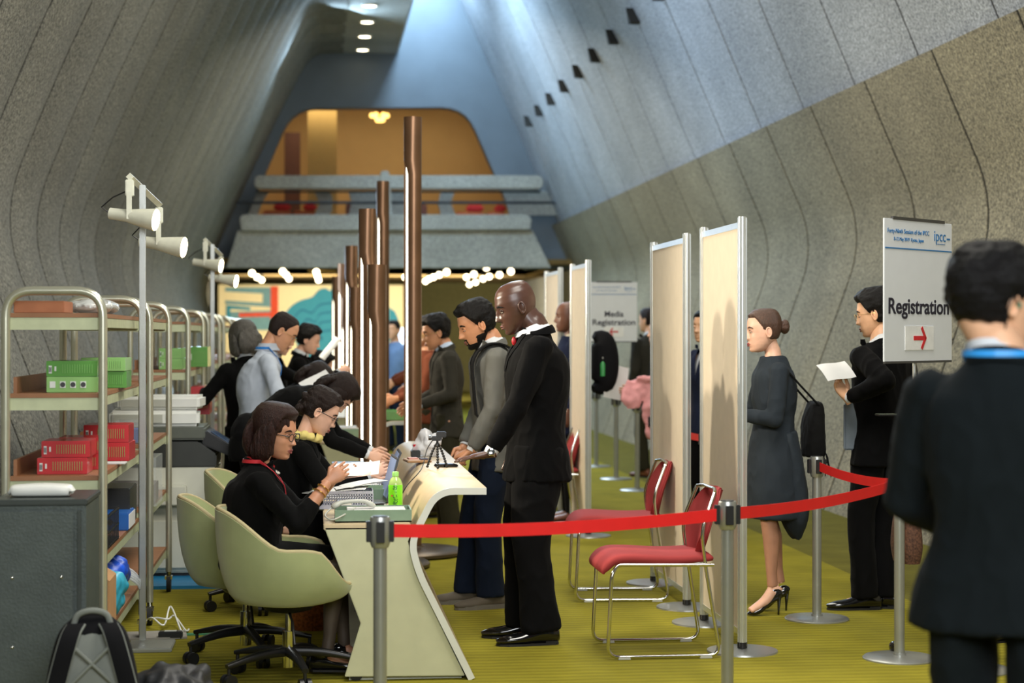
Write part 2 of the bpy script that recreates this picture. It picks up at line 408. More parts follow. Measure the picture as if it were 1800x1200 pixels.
# foyer below the balcony
struct(MB().box((1.4, 43.2, 2.99), (9.6, 14, .1)).build('ceiling', M('olive_brown_ceiling', (132,108,62), .8)))
struct(MB().box((1.4, 49.5, 1.5), (9.6, .2, 3.1)).build('wall_foyer', M('olive_wall', (120,114,70), .9)))
struct(MB().box((-2.75, 43, 1.5), (.2, 14, 3.1)).build('wall_foyer_left', CONC2)); struct(MB().box((5.6, 43, 1.5), (.2, 14, 3.1)).build('wall_foyer_right', CONC2))
# mural
YM = 46.0
mu = thing('mural_wall', 'cream mural wall with teal key pattern, red bar and teal cloud', 'mural', (0, YM, 0))
def mp(pts, mat, nm, off):
    m = MB(); m.prism([onY(a, b, YM) for a, b in pts], -off-.01, -off+.005); return m.build(nm, mat, mu)
cream = M('mural_cream', (238,220,172), .8, var=.03); teal = M('mural_teal', (52,138,158), .8, var=.04); teal2 = M('mural_deep_teal', (28,104,132), .8, var=.04)
redm = M('mural_red', (218,74,40), .8); slate = M('mural_slate', (110,150,155), .8)
x0, z1 = onY(384, 500, YM); x1, _ = onY(709, 500, YM)
MB().box(((x0+x1)/2, .1, z1/2), (x1-x0, .2, z1)).build('panel', cream, mu)
mp([(396,505),(478,505),(478,540),(396,534),(396,528),(462,532),(462,516),(396,512)], slate, 'key_pattern', .01)
mp([(398,536),(440,540),(440,545),(405,543),(405,562),(398,562)], teal, 'key_pattern', .015)
mp([(405,548),(478,545),(478,580),(405,580)], slate, 'key_pattern', .01)
mp([(420,550),(476,549),(476,556),(420,557)], redm, 'red_stripe', .02)
mp([(476,503),(489,503),(489,600),(476,600)], redm, 'red_bar', .02)
blob = [(500,553),(512,538),(528,528),(548,522),(558,512),(566,507),(574,507),(580,511),(590,512),(590,650),(540,650),(520,600),(504,570)]
mp([p for p in spline(blob[:10], 4)]+blob[10:], teal, 'teal_cloud', .01)
for i in range(4):
    o_ = i*16
    pts = [(514+o_*.8, 560+o_), (530+o_*.6, 543+o_), (548+o_*.4, 548+o_), (562, 534+o_), (589, 530+o_)]
    top = spline([(a, b) for a, b in pts], 4); mp([p for p in top]+[(a, b+3.5) for a, b in reversed(top)], teal2, 'wave_line', .02+.002*i)
mp([(684,540),(694,547),(700,560),(702,600),(684,600)], teal, 'teal_arc', .01)
# screen
sx, sz = onY(707, 606, 41.5)
s_ = thing('display_screen', 'bright white display screen far behind the lamp columns', 'screen', (sx+.1, 41.5, 0))
MB().box((0,0,sz), (.46,.05,.78)).build('screen_panel', M('screen_glow', (225,240,255), .4, var=0, emis=2.2), s_)
MB().box((0,.06,sz/2), (.06,.05,sz)).build('post', BLACKP, s_); MB().box((0,.06,.015), (.5,.4,.03)).build('base', BLACKP, s_)
# foyer globe bulbs
gl = [(443,480),(452,487),(460,492),(497,477),(503,483),(508,490),(556,478),(558,485),(560,492),(712,487),(785,478),(772,483),(762,487),(754,490),(748,494),
      (820,487),(833,482),(855,470),(898,477),(878,483),(860,486),(849,490),(825,500),(836,496)]
g0 = None
for i, (a, b) in enumerate(gl):
    d = max(36.9, 1.27*FOC/(HOR-b)); q = P(a, b, d)
    lab = 'glowing globe bulb on the foyer ceiling ' + ('above the mural' if a < 600 else ('beside the tallest lamp column' if a < 730 else ('left string above the olive wall' if a < 800 else 'right string above the olive wall')))
    if g0 is None:
        g0 = thing('globe_lamp', lab, 'ceiling light', (q.x, q.y, q.z), 0, lab.replace('glowing globe bulb', 'globe bulbs'))
        MB().ell((0,0,0), (.062,)*3).build('globe', GLOW, g0, True); MB().cyl((0,0,.06), (0,0,.2), .035).build('fitting', BLACKP, g0)
    else:
        c = dup(g0, (q.x, q.y, q.z), None, lab); c['group'] = lab.replace('glowing globe bulb', 'globe bulbs')
# ================================================================ LAMP COLUMNS
def column(x, y, h, ang, label):
    t = thing('light_column', label, 'floor light', (x, y, 0), ang, 'bronze light columns')
    # open C tube: solid cap on top, slot facing local -x
    mb = MB(); n = 28; R = .062; open_a = math.radians(34)
    hs = [.03, h-.42, h-.36, h-.28]
    def ring(z, oa):
        pts = []
        for k in range(n+1):
            a = PI+oa+(2*PI-2*oa)*k/n; pts.append(Vector((R*math.cos(a), R*math.sin(a), z)))
        for k in range(n, -1, -1):
            a = PI+oa+(2*PI-2*oa)*k/n; pts.append(Vector(((R-.006)*math.cos(a), (R-.006)*math.sin(a), z)))
        return pts
    mb.rings([ring(hs[0], open_a), ring(h-.40, open_a), ring(h-.30, .02), ring(h, .02)])
    mb.build('tube', BRONZE, t, 40)
    MB().lathe([(.0, h-.31), (.054, h-.31), (.054, h-.295), (0, h-.295)]).build('inner_cap', BRONZE, t)
    MB().cyl((-.036,0,.1), (-.036,0,h-.34), .013, n=14).build('light_tube', M('column_tube_glow', (255,248,222), .5, var=0, emis=4.5), t, True)
    MB().lathe([(0, 0), (.33, 0), (.35, .012), (.35, .03), (.33, .045), (.09, .06), (.08, .07), (0, .07)], n=48).build('base_disc', M('bronze_base', (92,80,66), .35, .7), t, 40)
    return t
cols = [(.67,12.65,3.04,math.radians(20),'tallest bronze light column in front, beside the bald man in black suit'),
        (.40,12.0,1.99,math.radians(20),'short bronze light column with flared top, nearest the seated women'),
        (.36,12.8,2.41,math.radians(25),'medium bronze light column just behind the short flared one'),
        (.64,17.5,3.0,math.radians(20),'tall dark bronze light column in the second cluster'),
        (.34,17.5,2.38,math.radians(20),'medium bronze light column in the second cluster'),
        (.37,16.9,1.97,math.radians(15),'short dark light column in the second cluster'),
        (.64,22.4,3.0,math.radians(20),'tall light column in the third cluster from the front'),
        (.33,22.4,2.4,math.radians(20),'medium light column in the third cluster from the front'),
        (.36,21.8,1.97,math.radians(20),'short light column in the third cluster from the front'),
        (.30,27.2,2.4,math.radians(20),'farthest medium light column near the mural')]
for c in cols: column(*c)
# ================================================================ COUNTERS
CREAM = M('cream_laminate', (196,196,160), .45, var=.04); TRIM = M('white_metal_edge', (232,234,228), .25, .25, var=.03)
BEIGE = M('beige_laminate', (182,164,132), .42, var=.05, spec=.4); DESKIN = M('desk_inside', (120,110,88), .7)
C = lambda a, b: onY(a, b, 8.05)
prof_out = [C(855,857), C(764,857), C(716,952), C(731,1010), C(824,1196)]
def offs(pts, t):
    out = []
    for i, p in enumerate(pts):
        a = pts[max(i-1,0)]; b = pts[min(i+1,len(pts)-1)]; d = Vector((b[0]-a[0], b[1]-a[1])).normalized()
        out.append((p[0]-(-d.y)*t*-1*-1, p[1]-d.x*t*-1*-1) if False else (p[0]+d.y*-t, p[1]+d.x*t))
    return out
def counter(y0, ln, label):
    t = thing('reception_counter', label, 'counter', (0, y0, 0), 0, 'reception counters')
    pf = [(p.x, p.z) for p in fillet([(x, 0, z) for x, z in prof_out], .09, 6)]
    th = .030; n = len(pf); inn = []
    for i, p in enumerate(pf):
        a = pf[max(i-1,0)]; b = pf[min(i+1,n-1)]; d = Vector((b[0]-a[0], b[1]-a[1])).normalized()
        q = Vector((-d.y, d.x))      # path runs right to left at the top: this side is underneath / front
        inn.append((p[0]+q.x*th, p[1]+q.y*th))
    MB().prism(pf+inn[::-1], .004, ln-.004).build('front_shell', BEIGE, t, 40)
    MB().prism(pf+inn[::-1], -.006, .004).build('edge_trim', TRIM, t)
    MB().prism(pf+inn[::-1], ln-.004, ln+.006).build('edge_trim', TRIM, t)
    pan = [C(570,927), C(722,930), C(716,952), C(722,985), C(731,1010), C(815,1180), C(800,1190), C(606,1190), C(634,1096)]
    pan = [C(570,927)]+[(x+.006, z) for x, z in [C(724,927), C(715,952), C(729,1010), C(815,1188)]]+[C(606,1190), C(634,1096)]
    MB().prism(pan, .01, .04).build('end_panel', CREAM, t, False, .003); MB().prism(pan, ln-.04, ln-.01).build('end_panel', CREAM, t, False, .003)
    x0, z0 = C(569, 927); x1 = C(722, 927)[0]
    MB().box(((x0+x1)/2, ln/2, z0+.0), (x1-x0, ln-.02, .028)).build('desk_top', M('pale_desk_top', (205,186,150), .5, var=.05), t, False, .004)
    MB().box((C(610,0)[0]+.26, ln/2, .035), (.50, ln-.1, .07)).build('plinth', M('white_plinth', (225,228,215), .5, var=.03), t)
    MB().box((.34, ln/2, .36), (.02, ln-.1, .55)).build('modesty_panel', DESKIN, t)  # modesty panel in a darker tan than the counter front
    return t
counter(8.05, 3.55, 'cream reception counter in front with flared white-edged shelf')
counter(14.3, 2.1, 'second cream reception counter behind the tallest light column')
counter(18.5, 2.8, 'far cream reception counter in the third bay')
# ================================================================ TROLLEYS (left)
WOOD = M('trolley_wood', (146,100,66), .5, var=.15, scale=6, stretch=(1,8,1)); CREAMST = M('cream_steel_edge', (190,196,160), .45, .2)
LV = [.26, .60, .94, 1.28, 1.61]
def trolley(y0, ln, label, x0=-1.26, x1=-.87):
    t = thing('steel_trolley', label, 'trolley', ((x0+x1)/2, y0, 0), 0, 'tube trolleys along the left wall'); w_ = (x1-x0)/2
    for y in (0, ln):
        MB().tube(fillet([(-w_, y, .12), (-w_, y, 1.71), (w_, y, 1.71), (w_, y, .12)], .11, 8), .0185, 12).build('end_frame', CARTM, t, True)
    for i, z in enumerate(LV):
        s_ = MB().box((0, ln/2, z), (2*w_-.03, ln-.02, .018)).build('shelf', WOOD, t)
        m = MB(); m.box((0, .02, z-.035), (2*w_-.03, .012, .05)); m.box((0, ln-.02, z-.035), (2*w_-.03, .012, .05))
        m.box((w_-.022, ln/2, z-.03), (.01, ln-.03, .04)); m.box((-w_+.022, ln/2, z-.03), (.01, ln-.03, .04)); m.build('shelf_rim', CREAMST, s_)
        if i in (2, 3): MB().box((-w_+.03, ln/2, z+.04), (.014, ln-.1, .07)).build('side_rail', WOOD, s_)
    for x in (-w_, w_):
        for y in (0, ln):
            c = MB(); c.cyl((x, y, .05), (x, y, .05), .001); c = MB(); c.cyl((x-.012, y, .05), (x+.012, y, .05), .05, n=18); 
            o = c.build('caster', RUBBER, t, 40)
            MB().cyl((x, y, .09), (x, y, .135), .014).build('caster_stem', CHROME, o); MB().box((x, y, .085), (.045, .05, .02)).build('caster_fork', CHROME, o)
    return t
trolley(7.62, 1.70, 'nearest steel tube trolley with green and red boxes on wooden shelves')
trolley(9.75, 1.25, 'second steel tube trolley, just in front of the photocopier')
trolley(12.65, 1.7, 'third steel tube trolley behind the photocopier, green boxes on it')
trolley(15.0, 1.7, 'fourth steel tube trolley along the left wall')
trolley(17.5, 1.7, 'fifth steel tube trolley along the left wall')
trolley(20.0, 1.7, 'sixth steel tube trolley along the left wall', -1.3, -.9)
trolley(22.6, 1.7, 'seventh steel tube trolley, far along the left wall', -1.3, -.85)
GREENB = M('green_box', (86,150,58), .4, var=.06, coat=.4); GREENL = M('light_green_box', (140,190,110), .4, var=.05, coat=.4); REDB = M('red_box', (188,38,44), .4, var=.06, coat=.4)
LABW = M('box_label', (222,226,220), .6); LABD = M('box_print', (60,60,64), .6)
def carton(px_l, px_r, Y, z, h, dep, mat, label, kind, n=0):
    x0 = onY(px_l, 600, Y)[0]; x1 = onY(px_r, 600, Y)[0]
    t = thing('product_box', label, 'box', ((x0+x1)/2, Y+dep/2, z), random.uniform(-.02, .02), kind+' boxes on the trolleys'); w_ = x1-x0
    MB().box((0,0,h/2), (w_,dep,h)).build('box_body', mat, t, False, .002)
    if kind == 'green' and n:
        m = MB()
        for k in range(4): m.box((-w_*.38+k*w_*.2, -dep/2-.001, h*.5), (w_*.11, .003, h*.42))
        m.build('picture_label', LABW, t)
        m = MB()
        for k in range(1, 4): m.lathe([(0,-.0005),(h*.13,-.0005),(h*.13,.001),(0,.001)], (0,0,0), 12)
        m2 = MB()
        for k in range(1, 4): m2.T = Matrix.Translation((-w_*.38+k*w_*.2, -dep/2-.003, h*.5)) @ Matrix.Rotation(PI/2, 4, 'X'); m2.lathe([(0,-.0005),(h*.16,-.0005),(h*.16,.001),(0,.001)], (0,0,0), 14)
        m2.build('round_picture', LABD, t)
    elif kind in ('red', 'green'):
        m = MB()
        m.box((-w_*.42, -dep/2-.001, h*.45), (w_*.06, .003, h*.5)); m.box((-w_*.32, -dep/2-.001, h*.5), (w_*.035, .003, h*.3)); m.build('barcode_label', LABW, t)
        m = MB()
        for k in range(6): m.box((-w_*.42+(k-2.5)*w_*.009, -dep/2-.003, h*.45), (w_*.004, .002, h*.32))
        m.build('barcode', LABD, t)
        m = MB()
        for k in range(13): m.box((-w_*.18+k*w_*.048, -dep/2-.001, h*.5), (w_*.008, .003, h*.55))
        m.build('small_print', M('faded_print', (225,150,140) if kind == 'red' else (130,180,100), .6), t)
    return t
z3, z2 = LV[3]+.01, LV[2]+.01
carton(82,172,7.72,z3,.065,.28,GREENL,'light green box with picture stickers, bottom of the near green stack','green',1)
carton(82,172,7.72,z3+.066,.065,.28,GREENB,'dark green box on top of the near green stack','green')
carton(148,222,8.35,z3,.075,.24,GREENB,'green box under the rear green pair on the near trolley','green')
carton(143,221,8.34,z3+.076,.06,.24,GREENL,'green box on top of the rear pair on the near trolley','green')
carton(65,153,7.72,z2,.068,.2,REDB,'bottom red box at the front of the near trolley','red')
carton(73,158,7.74,z2+.069,.068,.22,REDB,'top red box at the front of the near trolley','red')
carton(100,176,7.98,z2,.068,.22,REDB,'red box at the bottom of the second red stack','red')
carton(102,180,7.98,z2+.069,.068,.22,REDB,'red box on top of the second red stack','red')
carton(150,228,8.5,z2,.085,.24,REDB,'red box at the bottom of the rear red stack','red')
carton(147,226,8.5,z2+.086,.08,.24,REDB,'red box on top of the rear red stack','red')
carton(280,322,12.75,z3,.075,.4,GREENL,'light green box on the third trolley, lower one','green')
carton(280,320,12.75,z3+.076,.07,.4,GREENL,'light green box on the third trolley, upper one','green')
carton(330,365,13.7,z3,.15,.4,GREENB,'dark green box at the back of the third trolley','green')
carton(334,368,13.4,z2,.2,.4,REDB,'red box pile on the middle shelf of the third trolley','red')
# cardboard and bag on the top
x0 = onY(23,540,7.7)[0]; x1 = onY(112,540,7.7)[0]
t = thing('cardboard_sheet', 'brown cardboard box lid lying on top of the near trolley', 'cardboard', ((x0+x1)/2, 7.85, LV[4]+.01))
MB().box((0,0,.025), (x1-x0,.28,.05)).build('lid', M('brown_cardboard', (160,104,72), .85), t, False, .003)
mb = MB(); mb.ell((0,0,.03), (.11,.3,.035)); r = remesh(mb, .01, 1, lambda p: .012*noise.noise(p*22))
o = r.build('plastic_bag', M('clear_film', (205,208,205), .15, alpha=.75), None, True); o.location = (-1.0, 8.4, LV[4]+.015); tag(o, 'crumpled clear plastic bag on top of the near trolley', 'plastic bag')
# flat white card sticking out
o = MB().box((0,0,0), (.16,.1,.006)).build('white_card', PAPER); o.location = (-.93, 8.35, z2+.003); tag(o, 'white card lying beside the red boxes on the near trolley', 'card')
# shelf 4: blue binder, black basket, black folders
t = thing('lever_arch_binder', 'blue lever arch binder lying on the near trolley', 'binder', (-.95, 8.85, LV[1]+.01))
MB().box((0,0,.04), (.15,.3,.08)).build('binder_cover', M('blue_binder', (20,88,165), .4), t, False, .004)
MB().box((.072,0,.04), (.012,.28,.066)).build('pages', PAPER, t)
m = MB(); m.T = Matrix.Translation((-.01,-.151,.04)) @ Matrix.Rotation(PI/2, 4, 'X'); m.lathe([(.009,-.001),(.014,-.001),(.014,.002),(.009,.002)]); m.build('finger_ring', CHROME, t)
t = thing('document_tray', 'black mesh document tray on the near trolley', 'tray', (-.96, 8.15, LV[1]+.01))
m = MB()
for k in range(9):
    for s_ in (-1, 1): m.box((s_*.075, -.2+k*.05, .075), (.004,.008,.15))
for z in (.01,.07,.14):
    for s_ in (-1, 1): m.box((s_*.075,0,z), (.006,.42,.006))
    m.box((0,-.21,z), (.15,.006,.006)); m.box((0,.21,z), (.15,.006,.006))
m.build('wire_frame', BLACKP, t); MB().box((0,0,.01), (.15,.42,.006)).build('tray_bottom', BLACKP, t)
t = thing('folder_stack', 'stack of black folders on the near trolley behind the blue binder', 'folders', (-1.02, 9.08, LV[1]+.01), 0)
MB().box((0,0,.09), (.26,.34,.18)).build('folders', M('black_folder', (40,40,38), .3), t, False, .004)
t = thing('clear_file_box', 'clear plastic file box on the second trolley', 'box', (-1.0, 10.1, LV[1]+.01))
MB().box((0,0,.13), (.3,.4,.26)).build('box_body', M('clear_plastic', (210,215,210), .1, alpha=.3), t); MB().box((0,0,.06), (.26,.36,.1)).build('contents', M('grey_contents', (120,110,100), .8), t)
t = thing('tape_box', 'clear box of blue lanyards on the second trolley', 'box', (-.98, 9.95, z2))
MB().box((0,0,.06), (.16,.2,.12)).build('box_body', MATS['clear_plastic'], t); MB().box((0,0,.04), (.13,.17,.07)).build('contents', M('blue_contents', (60,100,180), .6), t)
# bottom shelf: bag of blue lanyards, carton, plastic tubes
def blob(name, c, r, mat, label, cat, amp=.03, vox=.012, fr=9, rz=0):
    mb = MB(); mb.ell((0,0,r[2]*.9), r); q = remesh(mb, vox, 1, lambda p: amp*noise.noise(p*fr)+amp*.5*noise.noise(p*fr*2.6))
    o = q.build(name, mat, None, True); o.location = c; o.rotation_euler = (0,0,rz); return tag(o, label, cat)
blob('plastic_bag', (-1.0, 8.75, LV[0]+.03), (.12,.3,.11), M('blue_lanyard_bag', (30,78,190), .35, var=.5, scale=14), 'clear bag of blue lanyards on the bottom trolley shelf', 'bag')
blob('plastic_bag', (-.93, 8.32, LV[0]+.03), (.09,.14,.10), M('cyan_bag', (60,170,200), .4, var=.3), 'small cyan plastic bag beside the carton on the trolley', 'bag')
t = thing('cardboard_carton', 'tall narrow brown cardboard carton on the bottom trolley shelf', 'carton', (-.91, 7.95, LV[0]+.01))
MB().box((0,0,.11), (.09,.26,.22)).build('carton_body', M('kraft_cardboard', (178,134,88), .85), t, False, .002)
m = MB(); m.add([(-.045,-.13,.22),(.045,-.13,.22),(.045,.13,.22),(-.045,.13,.22),(0,-.13,.25),(0,.13,.25)], [(0,1,4),(3,5,2),(0,4,5,3),(1,2,5,4),(0,3,2,1)]); m.build('carton_top', MATS['kraft_cardboard'], t)
t = thing('tubing_coil', 'coil of clear plastic tubing on the bottom trolley shelf', 'tubing', (-.92, 8.98, LV[0]+.02))
m = MB()
for k in range(3): m.tube([(.07*math.cos(a*PI/8), .06*math.sin(a*PI/8)+.01*k, .02+.10*abs(math.sin(a*PI/16))+.01*k) for a in range(17)], .006, 8)
m.build('tubing', M('clear_tube', (220,225,225), .15, alpha=.6), t, True)
# grey cabinet
t = thing('metal_cabinet', 'dark grey metal cabinet in the left front corner', 'cabinet', (-1.03, 7.0, 0))
GM = M('grey_hammered_paint', (84,92,90), .45, .35, bump=.15, bscale=90)
MB().box((0,.2,.45), (.34,.42,.88)).build('cabinet_body', GM, t, False, .004)
MB().box((0,.2,.9), (.35,.44,.022)).build('cabinet_top', M('grey_paint_top', (70,76,74), .4, .4), t, False, .004)
MB().box((-.02,-.017,.46), (.29,.012,.82)).build('side_panel', GM, t, False, .004)
m = MB()
for x in (-.10,.08):
    for z in (.62,.36): 
        if not (x > 0 and z < .5): m.ell((x,-.026,z), (.006,.004,.006), n=8, m=6)
m.build('rivet', CHROME, t, True)
m = MB(); m.box((.147,-.018,.45), (.012,.014,.84)); m.build('corner_strip', MATS['grey_paint_top'], t)
t = thing('white_adapter', 'white rounded device lying on the grey cabinet', 'device', (-1.04, 7.12, .911))
MB().loft([(-.11,0,.022),(-.10,0,.024),(0,0,.026),(.095,0,.024),(.105,0,.022)], [(.035,.018),(.05,.022),(.05,.025),(.05,.022),(.03,.016)], (0,1,0), 20, 3, .6).build('device_body', WHITEP, t, 50)
MB().ell((.0,-.0,.051), (.006,.006,.002), n=8, m=6).build('button', GREYP, t)
# copier
t = thing('photocopier', 'large pale photocopier with black scanner unit between the trolleys', 'photocopier', (-.93, 11.55, 0))
CP = M('copier_grey', (205,205,190), .5, var=.03)
MB().box((0,.3,.37), (.62,.6,.66)).build('copier_body', CP, t, False, .012)
for z, h in ((.17,.23),(.42,.2)): MB().box((.30,.3,z), (.03,.56,h)).build('paper_drawer', M('copier_light', (210,210,196), .45, var=.02), t, False, .006)
MB().box((0,-.012,.22), (.58,.02,.30)).build('side_cover', CP, t, False, .006); 
MB().box((-.02,-.05,.53), (.3,.09,.12)).build('side_pocket', CP, t, False, .006)
mm = MB(); mm.prism([(-.31,.70),(.31,.70),(.31,.78),(.2,.86),(-.31,.86)], 0, .58); mm.build('output_bay', M('copier_black', (48,50,46), .4), t, False, .008)
MB().box((-.05,.3,.91), (.58,.58,.08)).build('scanner', M('copier_dark_green_grey', (86,90,80), .4), t, False, .012)
m = MB(); m.prism([(.22,.84),(.50,.72),(.50,.77),(.24,.93)], .02, .5); m.build('control_panel', BLACKP, t, False, .008)
m = MB(); m.prism([(.27,.918),(.46,.79),(.463,.794),(.274,.922)], .1, .35); m.build('touch_screen', M('panel_screen', (70,90,120), .15), t)
MB().box((0,.3,.02), (.6,.56,.04)).build('copier_base', BLACKP, t)
bx = thing('document_scanner', 'white flat machine lying on the photocopier, lower of two', 'device', (-1.02, 11.85, .952), .05)
MB().box((0,0,.05), (.56,.44,.1)).build('machine_body', WHITEP, bx, False, .02); MB().box((-.1,-.222,.05), (.3,.008,.05)).build('front_slot', GREYP, bx)
b2 = dup(bx, (-.98, 11.87, 1.056), -.04, 'white flat machine stacked on top above the photocopier'); b2.scale = (.92,.9,.85)
o = MB().box((0,0,.01), (.66,.5,.02)).build('blue_mat', M('blue_plastic', (20,120,170), .5)); o.location = (-.88, 11.35, 0); tag(o, 'bright blue sheet on the floor under the photocopier', 'mat')
# ================================================================ LIGHT STANDS
def light_stand(x, y, label):
    t = thing('lamp_stand', label, 'lamp stand', (x, y, 0), 0, 'square steel lamp stands')
    MB().box((0,0,1.15), (.03,.03,2.22)).build('pole', STEEL, t, False, .003)
    MB().box((.04,0,.01), (.22,.26,.02)).build('base_plate', STEEL, t, False, .004)
    a = Vector((-.05,-.12,2.29)); b = Vector((.05,.34,2.19))
    tr = MB(); tr.tube([a, b], .02, 4); tr.build('track_rail', M('cream_metal', (214,214,196), .4, .1), t)
    for i, q in enumerate((a, b)):
        q = q+Vector((0,0,0)); c = q+Vector((.0,0,-.19-.01*i))
        MB().box((q.x,q.y,q.z-.055), (.04,.04,.08)).build('lamp_adapter', MATS['cream_metal'], t, False, .004)
        MB().box((q.x,q.y-.03,q.z-.14), (.025,.006,.13)).build('bracket', MATS['cream_metal'], t)
        d = Vector((.93,-.22,-.14)).normalized(); s0 = c-d*.10; s1 = c-d*.02; s2 = c+d*.13
        hd = MB(); hd.tube([s0, s1, s1+d*.005, s2], [.028,.030,.031,.055], 20); h = hd.build('spot_head', MATS['cream_metal'], t, 40)
        lm = MB(); lm.tube([s2+d*.001, s2+d*.004], [.050,.050], 20); lm.build('lamp_face', M('spot_glow', (255,235,190), .5, var=0, emis=22), h)
        MB().tube([q+Vector((0,.02,-.06)), q+Vector((-.08,0,-.1)), s0+Vector((-.04,0,.03)), s0], .004, 6).build('cable', BLACKP, h, True)
        W_ = Vector((x, y, 0))+s2+d*.03
        lamp('SPOT', 'stand_spot', W_, 150 if y < 12 else 110, (1.0,.89,.70), W_+d*3, .05, spot=100, blend=.6)
    return t
light_stand(-.84, 9.03, 'square steel lamp stand with two spotlights, behind the near trolley')
light_stand(-.83, 14.9, 'farther lamp stand with two spotlights, behind the photocopier')
# ================================================================ PARTITIONS
PANM = M('cream_partition_fabric', (226,212,190), .8, var=.03, bump=.03, bscale=300)
def partition(x, y0, y1, label):
    t = thing('partition_panel', label, 'partition', (x, y0, 0), 0, 'free-standing partition panels'); L_ = y1-y0
    MB().box((0, L_/2, 1.07), (.018, L_-.03, 1.98)).build('board', PANM, t)
    for y in (0, L_):
        m = MB(); m.lathe([(.0,0),(.021,0),(.021,2.08),(0,2.08)], (0,y,.02), 14); o = m.build('post', ALU, t, 40)
        q = MB()
        for k in range(8): a = k*PI/4; q.box((.0205*math.cos(a), y+.0205*math.sin(a), 1.06), (.005,.005,2.07))
        q.build('post_rib', ALU, o); MB().cyl((0,y,.018), (0,y,.045), .024).build('post_foot', BLACKP, o)
        MB().lathe([(0,0),(.172,0),(.17,.008),(.03,.014),(0,.014)], (0,y,0), 40).build('foot_disc', STEEL, t, 40)
    for z in (.09, 2.06): MB().box((0,L_/2,z), (.026,L_-.03,.03)).build('rail', ALU, t)
    return t
partition(2.05, 8.63, 9.5, 'nearest cream partition panel, beside the woman with a bun')
partition(2.07, 10.05, 11.05, 'second cream partition panel, behind the two red chairs')
partition(2.06, 13.70, 14.55, 'third cream partition panel, left of the media sign')
partition(2.06, 15.28, 16.2, 'farthest cream partition panel, behind the distant bald man')
# ================================================================ CHAIRS
REDF = M('red_chair_fabric', (148,54,54), .8, var=.05, spec=.2, bump=.05, bscale=400)
def sled_chair(x, y, rz, label):
    """local +y is the way it faces"""
    t = thing('sled_base_chair', label, 'chair', (x, y, 0), rz, 'red sled base chairs'); hw = .235
    for s_ in (-1, 1):
        MB().tube(fillet([(s_*hw,-.24,.44),(s_*(hw-.02),.22,.445),(s_*hw,.25,.40),(s_*hw,.27,.012),(s_*hw,-.27,.012),(s_*(hw-.02),-.20,.45),(s_*(hw-.01),-.18,.60),(s_*(hw-.035),-.25,.78)], .06, 5), .009, 10).build('side_frame', CHROME, t, True)
        for y_ in (-.20,.19): MB().box((s_*hw, y_, .008), (.02,.06,.018)).build('glide', GREYP, t, False, .003)
    MB().tube(fillet([(-.2,-.25,.78),(-.12,-.27,.79),(.12,-.27,.79),(.2,-.25,.78)], .05, 4), .009, 10).build('top_rail', CHROME, t, True)
    st = MB(); st.loft([(0,-.235,.455),(0,-.22,.468),(0,-.05,.462),(0,.15,.47),(0,.23,.462),(0,.275,.425),(0,.285,.40)], [(.19,.008),(.215,.022),(.225,.026),(.225,.028),(.225,.028),(.22,.024),(.21,.008)], (1,0,0), 24, 5, .55)
    st.build('seat', REDF, t, 60)
    bk = MB(); rows = []
    for i in range(9):
        v = i/8; z = .475+.315*v; wv = .21*max(.25, 1-abs(2*v-1.05)**2.6)**.5; r = []
        for j in range(11):
            u = -1+2*j/10; r.append(Vector((u*wv, -.185-.10*v+.035*(1-u*u)*-1+.02*math.sin(v*3), z)))
        rows.append(r)
    bk.sheet(rows, .036); o = bk.build('backrest', REDF, t, True, .008)
    return t
sled_chair(1.635, 8.70, PI/2+.0, 'nearest red sled base chair, behind the belt barrier')
sled_chair(1.76, 10.53, PI/2-.06, 'second red sled base chair, beside the second partition')
sled_chair(1.80, 14.3, PI/2-.02, 'third red sled base chair, farthest, behind the man in black suit')
def smst(a, b, x):
    t = max(0, min(1, (x-a)/(b-a))); return t*t*(3-2*t)
SHELLM = M('sage_chair_fabric', (160,168,118), .85, var=.05, sheen=.3, bump=.08, bscale=350); SHELLE = M('chair_rim_tan', (176,164,124), .8)
